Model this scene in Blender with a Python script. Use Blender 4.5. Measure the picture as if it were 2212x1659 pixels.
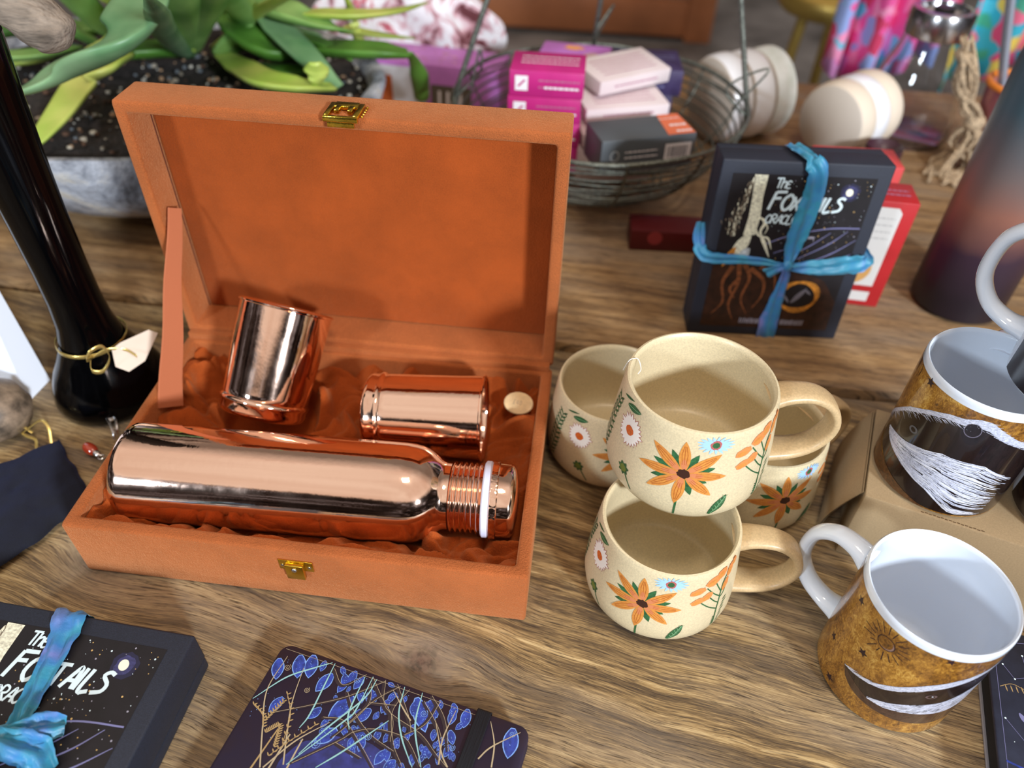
import bpy, bmesh, math, random
from math import sin, cos, pi, radians, sqrt, atan2
from mathutils import Vector, Matrix, noise as mnoise
from mathutils.geometry import tessellate_polygon
random.seed(7)
for o in list(bpy.data.objects): bpy.data.objects.remove(o)
S = bpy.context.scene
C = bpy.context.collection

# ------------------------------------------------------------------ camera
cd = bpy.data.cameras.new('camera'); cam = bpy.data.objects.new('camera', cd); C.objects.link(cam)
cam.location = (0.31024, -0.25502, 0.45111)
cam.rotation_euler = (0.81893, -0.023918, 0.116191)
cd.sensor_width = 36; cd.lens = 1629.25 * 36 / 2212; cd.clip_start = .01; cd.clip_end = 60
cd.dof.use_dof = True; cd.dof.focus_distance = 0.455; cd.dof.aperture_fstop = 4.6
S.camera = cam
# ------------------------------------------------------------------ exposure
S.view_settings.view_transform = 'Standard'; S.view_settings.look = 'None'
S.view_settings.gamma = 1; S.view_settings.use_curve_mapping = False
S.view_settings.exposure = -0.12

# ------------------------------------------------------------------ node helper
def lin(c):
    return tuple((x/255/12.92 if x/255 <= .04045 else ((x/255+.055)/1.055)**2.4) for x in c[:3]) + (1,)
class NT:
    def __init__(s, tree): s.t = tree; s.n = tree.nodes; s.l = tree.links
    def new(s, typ, ins=None, **kw):
        n = s.n.new(typ)
        for k, v in kw.items(): setattr(n, k, v)
        for k, v in (ins or {}).items():
            if isinstance(v, bpy.types.NodeSocket): s.l.new(v, n.inputs[k])
            else: n.inputs[k].default_value = v
        return n
    def m(s, op, a, b=0.0, c=0.0):
        return s.new('ShaderNodeMath', {0: a, 1: b, 2: c}, operation=op).outputs[0]
    def noise(s, vec, scale=5, det=2, rough=.5, dist=0):
        return s.new('ShaderNodeTexNoise', {'Vector': vec, 'Scale': scale, 'Detail': det, 'Roughness': rough, 'Distortion': dist}).outputs['Fac']
    def ramp(s, fac, stops, interp='LINEAR'):
        r = s.new('ShaderNodeValToRGB', {0: fac}); cr = r.color_ramp; cr.interpolation = interp
        while len(cr.elements) < len(stops): cr.elements.new(.5)
        for e, (p, c) in zip(cr.elements, stops):
            e.position = p; e.color = lin(c) if isinstance(c, tuple) else (c, c, c, 1)
        return r.outputs[0]
    def mix(s, fac, a, b, blend='MIX'):
        n = s.new('ShaderNodeMix', data_type='RGBA', blend_type=blend)
        for k, v in ((0, fac), (6, a), (7, b)):
            if isinstance(v, bpy.types.NodeSocket): s.l.new(v, n.inputs[k])
            else: n.inputs[k].default_value = lin(v) if isinstance(v, tuple) and len(v) == 3 else v
        return n.outputs[2]
    def mapr(s, v, a, b, c=0., d=1.):
        return s.new('ShaderNodeMapRange', {0: v, 1: a, 2: b, 3: c, 4: d}).outputs[0]
    def sep(s, v):
        n = s.new('ShaderNodeSeparateXYZ', {0: v}); return n.outputs
    def comb(s, x=0., y=0., z=0.): return s.new('ShaderNodeCombineXYZ', {0: x, 1: y, 2: z}).outputs[0]
    def scale(s, v, sc, rot=(0, 0, 0), loc=(0, 0, 0)):
        return s.new('ShaderNodeMapping', {0: v, 'Scale': sc, 'Rotation': rot, 'Location': loc}).outputs[0]
    def bump(s, h, st=.3, dist=.001):
        return s.new('ShaderNodeBump', {'Height': h, 'Strength': st, 'Distance': dist}).outputs[0]

# ------------------------------------------------------------------ world: the shop around the table (bright ceiling, darker walls)
w = bpy.data.worlds.new('shop_surroundings'); S.world = w; w.use_nodes = True
T = NT(w.node_tree); T.n.clear()
tc = T.new('ShaderNodeTexCoord').outputs['Generated']
sx, sy, sz = T.sep(tc)
wall = T.ramp(T.noise(T.scale(tc, (3, 3, 7)), 1.6, 3, .6), [(.40, (26, 21, 20)), (.52, (66, 54, 48)), (.60, (128, 120, 122)), (.68, (212, 216, 228))])
ceil = T.ramp(T.noise(tc, 2.2, 2, .5), [(.3, (232, 206, 186)), (.7, (255, 240, 224))])
colr = T.mix(T.mapr(T.m('ADD', sz, T.m('MULTIPLY', sx, .05)), .46, .52), wall, ceil)
zup = T.mapr(sz, .46, .54); front = T.mapr(T.m('ADD', sy, T.m('MULTIPLY', sx, .15)), .08, .42, 1, 0)
stren = T.m('ADD', .40, T.m('MULTIPLY', zup, T.m('SUBTRACT', T.m('MULTIPLY', front, .70), .14)))
bg = T.new('ShaderNodeBackground', {'Color': colr, 'Strength': stren})
out = T.new('ShaderNodeOutputWorld', {0: bg.outputs[0]})

# ------------------------------------------------------------------ lights: two shop windows and a warm ceiling lamp
def area(name, loc, target, sx_, sy_, power, col):
    ld = bpy.data.lights.new(name, 'AREA'); ld.shape = 'RECTANGLE'; ld.size = sx_; ld.size_y = sy_
    ld.energy = power; ld.color = col
    o = bpy.data.objects.new(name, ld); C.objects.link(o); o.location = loc
    d = Vector(target) - Vector(loc); o.rotation_euler = d.to_track_quat('-Z', 'Y').to_euler(); return o
area('window_light_right', (2.0, -2.1, 1.25), (.25, .1, .05), .30, .26, 128, (.86, .93, 1.0))
area('window_light_left', (-1.35, -2.2, 1.15), (.25, .1, .05), .34, .30, 46, (.78, .89, 1.0))
area('ceiling_lamp_light', (.5, -.35, 2.3), (.25, .2, 0), .35, .35, 14, (1.0, .84, .66))

# ------------------------------------------------------------------ materials
MATS = {}
def mat(name, col=(128, 128, 128), rough=.5, metal=0., coat=0., coatr=.05, sheen=0., sheenc=None, var=0., vscale=40., bump=0., bscale=600., trans=0., ior=1.5, spec=.5, stretch=(1, 1, 1), sheenr=.5, bdist=.0006, col2=None):
    if name in MATS: return MATS[name]
    m = bpy.data.materials.new(name); m.use_nodes = True; t = NT(m.node_tree); t.n.clear()
    b = t.new('ShaderNodeBsdfPrincipled', {'Roughness': rough, 'Metallic': metal, 'Coat Weight': coat, 'Coat Roughness': coatr, 'Sheen Weight': sheen, 'Sheen Roughness': sheenr, 'Transmission Weight': trans, 'IOR': ior, 'Specular IOR Level': spec})
    t.new('ShaderNodeOutputMaterial', {0: b.outputs[0]})
    b.inputs['Base Color'].default_value = lin(col)
    if sheenc: b.inputs['Sheen Tint'].default_value = lin(sheenc)
    co = t.new('ShaderNodeTexCoord').outputs['Object']
    if var or col2:
        c2 = col2 or tuple(max(0, min(255, x*(1-var))) for x in col)
        c1 = col if col2 else tuple(min(255, x*(1+var*.6)) for x in col)
        f = t.mapr(t.noise(t.scale(co, stretch), vscale, 4, .6), .3, .7)
        t.l.new(t.mix(f, c1, c2), b.inputs['Base Color'])
    if bump:
        t.l.new(t.bump(t.noise(t.scale(co, stretch), bscale, 2, .6), bump, bdist), b.inputs['Normal'])
    MATS[name] = m; m['t'] = 1
    return m
def new_mat(name, **ins):
    m = bpy.data.materials.new(name); m.use_nodes = True; t = NT(m.node_tree); t.n.clear()
    b = t.new('ShaderNodeBsdfPrincipled'); t.new('ShaderNodeOutputMaterial', {0: b.outputs[0]})
    for k, v in ins.items(): b.inputs[k.replace('_', ' ')].default_value = v
    MATS[name] = m
    return m, t, b, t.new('ShaderNodeTexCoord').outputs['Object']

def wood_material(name, tint, knots, ang, seed):
    m, t, b, co = new_mat(name, Roughness=.62)
    x, y, z = t.sep(t.scale(co, (1, 1, 1), (0, 0, ang)))
    wy = y; core = None; halo = None
    for kx, ky, r, st in knots:
        a = cos(ang)*kx - sin(ang)*ky; c_ = sin(ang)*kx + cos(ang)*ky
        dx = t.m('SUBTRACT', x, a); dy = t.m('SUBTRACT', y, c_)
        d2 = t.m('ADD', t.m('MULTIPLY', t.m('MULTIPLY', dx, dx), .30), t.m('MULTIPLY', dy, dy))
        e = t.m('EXPONENT', t.m('MULTIPLY', d2, -1/(r*r*4)))
        wy = t.m('SUBTRACT', wy, t.m('MULTIPLY', t.m('MULTIPLY', dy, e), st))
        d2c = t.m('ADD', t.m('MULTIPLY', t.m('MULTIPLY', dx, dx), .75), t.m('MULTIPLY', dy, dy))
        k1 = t.m('MULTIPLY', t.m('ADD', 1.0, t.m('MULTIPLY', t.m('SINE', t.m('MULTIPLY', t.m('SQRT', d2c), 1500)), .08)), t.m('EXPONENT', t.m('MULTIPLY', d2c, -1/(r*r*1.1))))
        k2 = t.m('EXPONENT', t.m('MULTIPLY', d2c, -1/(r*r*2.6)))
        core = k1 if core is None else t.m('MAXIMUM', core, k1)
        halo = k2 if halo is None else t.m('MAXIMUM', halo, k2)
    big = t.noise(t.comb(x, wy, seed), 9, 2)
    wy2 = t.m('ADD', wy, t.m('MULTIPLY', t.m('SUBTRACT', big, .5), .022))
    v = t.comb(t.m('MULTIPLY', x, 4.5), t.m('MULTIPLY', wy2, 105), seed)
    g1 = t.noise(v, 1.2, 6, .62, .3)
    v2 = t.comb(t.m('MULTIPLY', x, 48), t.m('MULTIPLY', wy2, 1150), seed+3)
    g2 = t.noise(v2, 1.5, 3, .6)
    v3 = t.comb(t.m('MULTIPLY', x, 52), t.m('MULTIPLY', wy2, 1050), seed+9)
    g3 = t.mapr(t.noise(v3, 1.0, 3, .7), .54, .66)
    f = t.m('ADD', t.m('MULTIPLY', g1, .58), t.m('MULTIPLY', g2, .42))
    A, B, D, E_ = tint
    col = t.ramp(f, [(.36, A), (.46, B), (.54, D), (.64, E_)])
    patch = t.mapr(t.noise(t.comb(t.m('MULTIPLY', x, 1.), t.m('MULTIPLY', wy, 4.), seed), 6, 3), .4, .65)
    col = t.mix(t.m('MULTIPLY', patch, .5), col, (140, 126, 110))
    col = t.mix(t.m('MULTIPLY', g3, .85), col, (52, 38, 26))
    if core is not None:
        col = t.mix(t.m('MULTIPLY', halo, .55), col, (172, 156, 138))
        kc = t.ramp(t.noise(t.scale(co, (1, 1, 1)), 160, 4, .6), [(.40, (40, 29, 24)), (.60, (110, 88, 74))])
        col = t.mix(t.m('MULTIPLY', core, .95), col, kc)
    t.l.new(col, b.inputs['Base Color'])
    h = t.m('ADD', t.m('MULTIPLY', g2, .6), t.m('MULTIPLY', g3, -1.2))
    t.l.new(t.bump(h, .35, .0006), b.inputs['Normal'])
    t.l.new(t.mapr(g1, .3, .7, .75, .55), b.inputs['Roughness'])
    return m
WOOD = wood_material('weathered_wood', ((60, 46, 32), (108, 86, 56), (158, 130, 86), (204, 178, 130)),
                     [(.2382-.3, -.0355-.3, .011, .9), (.0045-.3, .0125-.3, .017, .9)], radians(12), 1.3)
WOOD2 = wood_material('weathered_wood_back', ((90, 64, 40), (130, 98, 62), (160, 126, 84), (186, 152, 108)), [], radians(4), 8.1)

def velvet(name, col, bumpsc=1000, lines=False):
    m, t, b, co = new_mat(name, Roughness=.85)
    f = t.mapr(t.noise(co, 26, 4, .6), .3, .7)
    c = t.mix(f, col, tuple(x*.84 for x in col))
    c = t.mix(t.mapr(t.noise(co, 1400, 2, .6), .35, .75, 0, .35), c, tuple(min(255, x*1.3) for x in col))
    t.l.new(c, b.inputs['Base Color'])
    b.inputs['Sheen Weight'].default_value = .55; b.inputs['Sheen Roughness'].default_value = .42
    b.inputs['Sheen Tint'].default_value = lin((246, 184, 132)); b.inputs['Specular IOR Level'].default_value = .12
    h = t.noise(co, bumpsc, 2, .65)
    if lines: h = t.m('ADD', h, t.m('MULTIPLY', t.m('SINE', t.m('MULTIPLY', t.sep(co)[0], 5200)), .25))
    t.l.new(t.bump(t.m('ADD', h, t.m('MULTIPLY', t.noise(co, 260, 3), .5)), .75, .0012), b.inputs['Normal'])
    return m
VELVET = velvet('rust_velvet', (164, 90, 48))
VELVET_IN = velvet('rust_velvet_lining', (160, 74, 28), 1000); VELVET_IN.node_tree.nodes['Principled BSDF'].inputs['Sheen Weight'].default_value = .28
def copper(name, rough=.07):
    m, t, b, co = new_mat(name, Roughness=rough, Metallic=1.0)
    b.inputs['Base Color'].default_value = (.95, .67, .54, 1)
    h = t.noise(t.scale(co, (6, 6, 1)), 30, 2, .5)
    h2 = t.noise(co, 24, 2)
    t.l.new(t.bump(t.m('ADD', t.m('MULTIPLY', h, .5), h2), .12, .0012), b.inputs['Normal'])
    t.l.new(t.mapr(t.noise(co, 50, 3), .3, .8, rough*.6, rough*2.0), b.inputs['Roughness'])
    return m
COPPER = copper('polished_copper')
BRASS = mat('gold_brass', (226, 190, 72), .2, 1., bump=.2, bscale=900)
STONE_C = mat('speckled_cream_glaze', (214, 198, 162), .38, coat=.25, coatr=.3, var=.07, vscale=900, bump=.12, bscale=1200, bdist=.0003)
STONE_R = mat('tan_glaze_edge', (196, 168, 126), .42, coat=.2, coatr=.3, var=.08, vscale=700, bump=.12, bscale=1200, bdist=.0003)
PETAL = mat('print_orange_petal', (216, 148, 70), .4, col2=(198, 124, 56), vscale=420, coat=.2)
PETAL_D = mat('print_petal_line', (176, 92, 34), .45)
PETAL_P = mat('print_pink_petal_base', (204, 126, 84), .4)
LEAFP = mat('print_green', (44, 96, 58), .45, var=.25, vscale=500)
LEAFL = mat('print_green_line', (132, 178, 132), .45)
WHITEP = mat('print_white', (240, 234, 226), .4)
BLUEP = mat('print_pale_blue', (160, 200, 240), .4)
PINKP = mat('print_pink', (176, 96, 92), .45)
RUSTP = mat('print_rust', (206, 98, 40), .4, var=.15, vscale=900)
CLUSTER = mat('print_orange_cluster', (224, 148, 80), .4, col2=(212, 120, 70), vscale=1500)
DARKP = mat('print_dark_brown', (56, 28, 20), .45)
PORC = mat('white_porcelain', (222, 231, 244), .12, coat=.8, coatr=.04)
def gold_foil():
    m, t, b, co = new_mat('printed_gold_leaf', Roughness=.28, Coat_Weight=.7, Coat_Roughness=.06)
    n1 = t.noise(t.scale(co, (1, 1, 1)), 45, 5, .65, 1.0); n2 = t.noise(t.scale(co, (1, 1, .6)), 420, 4, .7, 1.5)
    f = t.m('ADD', t.m('MULTIPLY', n1, .5), t.m('MULTIPLY', n2, .5))
    t.l.new(t.ramp(f, [(.36, (70, 42, 14)), (.47, (134, 88, 30)), (.56, (176, 126, 48)), (.68, (222, 184, 100))]), b.inputs['Base Color'])
    return m
GOLDF = gold_foil()
GOLDD = mat('print_bronze', (84, 52, 26), .3, coat=.6, var=.4, vscale=500)
FURD = mat('print_dark_fur', (30, 20, 20), .25, coat=.7, var=.35, vscale=700, stretch=(1, 1, .3))
FURB = mat('print_brown_fur', (66, 44, 34), .25, coat=.7, var=.3, vscale=600)
FURW = mat('print_white_fur', (196, 200, 220), .3, coat=.6, var=.2, vscale=900)
STARP = mat('print_star', (44, 26, 34), .4)
KRAFT = mat('kraft_card', (164, 140, 106), .8, var=.06, vscale=900, bump=.1, bscale=900)
KRAFTD = mat('kraft_tear_line', (96, 72, 46), .9)
BLACKC = mat('black_linen_card', (33, 38, 52), .62, var=.2, vscale=1400, bump=.25, bscale=1800)
ARTB = mat('print_night_black', (22, 19, 24), .5, var=.2, vscale=80)
ARTW = mat('print_letter_white', (214, 232, 238), .5)
IVORY = mat('print_ivory', (226, 220, 196), .5, var=.25, vscale=500)
BARKP = mat('print_bark_grey', (120, 108, 92), .5, var=.6, vscale=300)
EARTH = mat('print_earth_brown', (48, 26, 16), .5, var=.4, vscale=150)
ROOTP = mat('print_root_brown', (120, 68, 38), .5, var=.3, vscale=300)
AMBER = mat('print_amber_glow', (196, 128, 46), .5, var=.3, vscale=200)
HILLP = mat('print_lilac_line', (120, 120, 164), .5)
HALO = mat('print_moon_halo', (58, 58, 100), .5, var=.3, vscale=400)
MOONP = mat('print_moon', (244, 240, 214), .5)
DOTG = mat('print_gold_dot', (206, 168, 104), .5)
GREYT = mat('print_grey_text', (150, 146, 160), .6)
def silk():
    m, t, b, co = new_mat('hand_dyed_silk', Roughness=.42)
    f = t.noise(co, 24, 3, .6, .5)
    t.l.new(t.ramp(f, [(.3, (26, 84, 112)), (.45, (50, 138, 168)), (.58, (54, 116, 176)), (.7, (120, 120, 186))]), b.inputs['Base Color'])
    b.inputs['Sheen Weight'].default_value = .35; b.inputs['Sheen Tint'].default_value = lin((190, 235, 255))
    t.l.new(t.bump(t.noise(t.scale(co, (1, 1, 1)), 500, 3, .7), .4, .0006), b.inputs['Normal']); return m
SILK = silk()
PEBM = mat('pebble_grit', (150, 140, 124), .85, var=.4, vscale=60)
SOIL = mat('potting_soil', (40, 33, 30), .95, var=.5, vscale=120, bump=1., bscale=260, bdist=.003)
def bark_pot():
    m, t, b, co = new_mat('weathered_grey_pot', Roughness=.8)
    f = t.noise(t.scale(co, (1, 1, .8)), 16, 6, .7, .6)
    t.l.new(t.ramp(f, [(.36, (52, 54, 60)), (.46, (128, 132, 142)), (.56, (182, 186, 196)), (.66, (214, 208, 196))]), b.inputs['Base Color'])
    t.l.new(t.bump(t.noise(co, 60, 6, .7), 1., .006), b.inputs['Normal']); return m
POTM = bark_pot()
def aloe_mat(name, a, b_):
    m, t, b, co = new_mat(name, Roughness=.42)
    t.l.new(t.mix(t.mapr(t.noise(co, 14, 3), .35, .65), a, b_), b.inputs['Base Color'])
    b.inputs['Subsurface Weight'].default_value = .1; b.inputs['Subsurface Radius'].default_value = (.004, .008, .002)
    b.inputs['Subsurface Scale'].default_value = .5
    return m
ALOE = aloe_mat('aloe_green', (100, 146, 72), (150, 188, 108))
ALOEB = aloe_mat('aloe_blue_green', (88, 134, 90), (138, 174, 128))
ALOEY = aloe_mat('aloe_yellow_green', (160, 190, 76), (200, 206, 110))
ALOED = aloe_mat('aloe_deep_green', (66, 112, 38), (98, 146, 58))
SPOT = mat('aloe_white_fleck', (196, 220, 190), .5)
BLACKG = mat('black_glass', (3, 3, 4), .10, spec=.16)
NAVYV = mat('navy_velvet', (8, 11, 26), .95, sheen=.35, sheenc=(60, 80, 150), var=.3, vscale=60, bump=.5, bscale=1200)
WHITEC = mat('white_paper_card', (226, 232, 244), .7)
GOLDR = mat('gold_curling_ribbon', (222, 196, 118), .25, .75)
TAGP = mat('cream_paper_tag', (222, 204, 186), .75)
STEEL = mat('brushed_steel', (200, 198, 200), .22, 1., bump=.1, bscale=500)
RED_B = mat('carnelian_bead', (168, 56, 30), .12, coat=1.)
DRIFT = mat('driftwood', (140, 126, 112), .85, var=.35, vscale=90, stretch=(.25, 1, 1), bump=1., bscale=170, bdist=.0025)
WIRE = mat('galvanised_wire', (112, 116, 108), .45, .6, var=.35, vscale=300, bump=.4, bscale=700)
GASKET = mat('white_silicone', (214, 218, 240), .4)

# ------------------------------------------------------------------ mesh builder
class MB:
    def __init__(s): s.v = []; s.f = []; s.m = []; s.mats = []
    def mi(s, m):
        if m not in s.mats: s.mats.append(m)
        return s.mats.index(m)
    def add(s, vs, fs, m, M=None):
        b = len(s.v); k = s.mi(m)
        s.v += [tuple(M @ Vector(v)) for v in vs] if M else [tuple(v) for v in vs]
        for f in fs: s.f.append([b+i for i in f]); s.m.append(k)
        return s
    def grid(s, fn, nu, nv, m, cu=False, cv=False):
        vs = [fn(i/(nu if cu else nu-1) if nu > 1 else 0, j/(nv if cv else nv-1)) for i in range(nu) for j in range(nv)]
        fs = []
        for i in range(nu if cu else nu-1):
            for j in range(nv if cv else nv-1):
                a = i*nv+j; b_ = i*nv+(j+1) % nv; c_ = ((i+1) % nu)*nv+(j+1) % nv; d = ((i+1) % nu)*nv+j
                fs.append((a, b_, c_, d))
        return s.add(vs, fs, m)
    def lathe(s, prof, m, M=None, n=64, closed=True):
        vs = []; fs = []; L = len(prof)
        for i in range(n):
            a = 2*pi*i/n
            for r, z in prof: vs.append((r*cos(a), r*sin(a), z))
        for i in range(n):
            for j in range(L-1):
                fs.append((i*L+j, ((i+1) % n)*L+j, ((i+1) % n)*L+j+1, i*L+j+1))
        b = len(vs)
        if closed:
            if prof[0][0] > 1e-5: fs.append([((n-i) % n)*L for i in range(n)])
            if prof[-1][0] > 1e-5 and prof[-1] != prof[0]: fs.append([i*L+L-1 for i in range(n)])
        return s.add(vs, fs, m, M)
    def tube(s, pts, r, m, n=10, caps=True, flat=1., up=None):
        pts = [Vector(p) for p in pts]; L = len(pts); rs = r if isinstance(r, (list, tuple)) else [r]*L
        vs = []; fs = []; prev = None
        for i, p in enumerate(pts):
            d = (pts[min(i+1, L-1)]-pts[max(i-1, 0)]).normalized()
            if prev is None:
                u = Vector(up) if up else (Vector((0, 0, 1)) if abs(d.z) < .9 else Vector((1, 0, 0)))
            else: u = Vector(up) if up else prev
            u = (u-d*u.dot(d)).normalized(); prev = u; w_ = d.cross(u)
            for k in range(n):
                a = 2*pi*k/n; vs.append(p+u*(cos(a)*rs[i]*flat)+w_*(sin(a)*rs[i]))
        for i in range(L-1):
            for k in range(n): fs.append((i*n+k, i*n+(k+1) % n, (i+1)*n+(k+1) % n, (i+1)*n+k))
        if caps: fs.append(list(range(n))[::-1]); fs.append([(L-1)*n+k for k in range(n)])
        return s.add(vs, fs, m)
    def box(s, lo, hi, m, r=0., M=None, seg=2):
        bm = bmesh.new(); bmesh.ops.create_cube(bm, size=1)
        for v in bm.verts: v.co = Vector([lo[k]+(v.co[k]+.5)*(hi[k]-lo[k]) for k in range(3)])
        if r: bmesh.ops.bevel(bm, geom=list(bm.edges), offset=r, segments=seg, affect='EDGES', profile=.5)
        bm.verts.index_update()
        s.add([v.co.copy() for v in bm.verts], [[v.index for v in f.verts] for f in bm.faces], m, M); bm.free(); return s
    def ball(s, c, r, m, seg=16, M=None):
        c = Vector(c); r = Vector(r) if isinstance(r, (tuple, list)) else Vector((r, r, r))
        pr = [(sin(pi*j/(seg//2)), -cos(pi*j/(seg//2))) for j in range(seg//2+1)]
        t = Matrix.Translation(c) @ Matrix.Diagonal((*r, 1))
        return s.lathe(pr, m, (M @ t) if M else t, seg)
    def build(s, name, parent=None, smooth=35, recalc=True, bevel=0):
        me = bpy.data.meshes.new(name); me.from_pydata(s.v, [], s.f)
        for m in s.mats: me.materials.append(m)
        me.polygons.foreach_set('material_index', s.m)
        bm = bmesh.new(); bm.from_mesh(me)
        bmesh.ops.remove_doubles(bm, verts=bm.verts, dist=1e-6)
        if recalc: bmesh.ops.recalc_face_normals(bm, faces=bm.faces)
        bm.to_mesh(me); bm.free()
        me.polygons.foreach_set('use_smooth', [True]*len(me.polygons))
        if smooth < 180: me.set_sharp_from_angle(angle=radians(smooth))
        me.update()
        o = bpy.data.objects.new(name, me); C.objects.link(o)
        if parent: o.parent = parent
        return o
def tag(o, label=None, cat=None, group=None, kind=None):
    if label: o['label'] = label
    if cat: o['category'] = cat
    if group: o['group'] = group
    if kind: o['kind'] = kind
    return o
def empty(name, loc=(0, 0, 0), rz=0, label=None, cat=None, group=None):
    o = bpy.data.objects.new(name, None); C.objects.link(o); o.location = loc; o.rotation_euler = (0, 0, rz)
    o.empty_display_size = .01
    return tag(o, label, cat, group)
def copy_tree(o, parent=None):
    kids = [c for c in bpy.data.objects if c.parent == o]
    c = o.copy(); C.objects.link(c)
    if parent: c.parent = parent
    for k in kids: copy_tree(k, c)
    return c
def bez(pts, n=24):
    """Catmull-Rom through points"""
    P = [Vector(p) for p in pts]; P = [P[0]*2-P[1]]+P+[P[-1]*2-P[-2]]; out_ = []; segs = len(P)-3
    for i in range(n+1):
        t = i/n*segs; k = min(int(t), segs-1); t -= k; a, b, c_, d = P[k:k+4]
        out_.append(.5*((2*b)+(c_-a)*t+(2*a-5*b+4*c_-d)*t*t+(3*b-a-3*c_+d)*t**3))
    return out_
def lerp(a, b, t): return a+(b-a)*t
def interp(x, pr):
    for (a, b), (c_, d) in zip(pr, pr[1:]):
        if x <= c_: return lerp(b, d, max(0, (x-a)/(c_-a)))
    return pr[-1][1]

# decals: 2-D art (millimetres) laid on a surface through mapf(x, y, layer)
class Art:
    def __init__(s, mb, mapf):
        s.mb = mb; s.cnt = 0; s.f = lambda x, y, l: mapf(x, y, l+.0045*s.cnt)
    def tick(s): s.cnt = (s.cnt+1) % 190
    def strip(s, pts, widths, m, lay=1, nc=2, sm=None):
        s.tick()
        P = [Vector(p).to_3d() for p in pts]
        if sm: P = bez(P, sm)
        else:
            Q = [P[0]]
            for a_, b_ in zip(P, P[1:]):
                k_ = max(1, int((b_-a_).length/2.2)) if not isinstance(widths, (list, tuple)) or len(widths) != len(P) else 1
                Q += [a_.lerp(b_, j/k_) for j in range(1, k_+1)]
            P = Q
        L = len(P); W = [widths]*L if not isinstance(widths, (list, tuple)) else [interp(i/(L-1)*(len(widths)-1), list(enumerate(widths))) if len(widths) > 1 else widths[0] for i in range(L)]
        vs = []; fs = []
        for i, p in enumerate(P):
            d = (P[min(i+1, L-1)]-P[max(i-1, 0)]).normalized(); nrm = Vector((-d.y, d.x, 0))
            for k in range(nc+1):
                q = p+nrm*W[i]*(k/nc-.5); vs.append(s.f(q.x, q.y, lay))
        for i in range(L-1):
            for k in range(nc): a = i*(nc+1)+k; fs.append((a, a+1, a+nc+2, a+nc+1))
        s.mb.add(vs, fs, m)
    def petal(s, a, b, w_, m, lay=1, n=9, nc=4, pointy=1.):
        a = Vector(a); b = Vector(b)
        P = [a.lerp(b, i/n) for i in range(n+1)]
        W = [max(.12, w_*(sin(pi*min(1, .06+.94*(i/n)))**.8 if i < n else 0)) for i in range(n+1)]
        s.strip(P, W, m, lay, nc)
    def disk(s, c, rx, ry, m, lay=1, rot=0, n=20, rough=0):
        s.tick()
        vs = [s.f(c[0], c[1], lay)]; fs = []
        for ring in (.5, 1):
            for i in range(n):
                a = 2*pi*i/n; q = ring*(1+rough*random.uniform(-1, 1)*(ring == 1)); x = cos(a)*rx*q; y = sin(a)*ry*q
                vs.append(s.f(c[0]+x*cos(rot)-y*sin(rot), c[1]+x*sin(rot)+y*cos(rot), lay))
        for i in range(n):
            j = (i+1) % n; fs.append((0, 1+i, 1+j)); fs.append((1+i, 1+n+i, 1+n+j, 1+j))
        s.mb.add(vs, fs, m)
    def poly(s, pts, m, lay=1):
        s.tick()
        P = [Vector((p[0], p[1], 0)) for p in pts]
        s.mb.add([s.f(p.x, p.y, lay) for p in P], [list(t) for t in tessellate_polygon([P])], m)
    def band(s, xs, lo, hi, m, lay=1, n=40, nv=3):
        s.tick()
        vs = []; fs = []
        for i in range(n+1):
            x = lerp(xs[0], xs[1], i/n); a = interp(x, lo); b = interp(x, hi)
            for k in range(nv+1): vs.append(s.f(x, lerp(a, b, k/nv), lay))
        for i in range(n):
            for k in range(nv): a = i*(nv+1)+k; fs.append((a, a+1, a+nv+2, a+nv+1))
        s.mb.add(vs, fs, m)
    def star(s, c, r, m, lay=1, rot=0, n=5, inner=.42):
        s.tick()
        pts = [(c[0]+cos(rot+pi*i/n)*r*(1 if i % 2 == 0 else inner), c[1]+sin(rot+pi*i/n)*r*(1 if i % 2 == 0 else inner)) for i in range(2*n)]
        vs = [s.f(*c, lay)]+[s.f(*p, lay) for p in pts]
        s.mb.add(vs, [(0, 1+i, 1+(i+1) % (2*n)) for i in range(2*n)], m)

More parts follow.
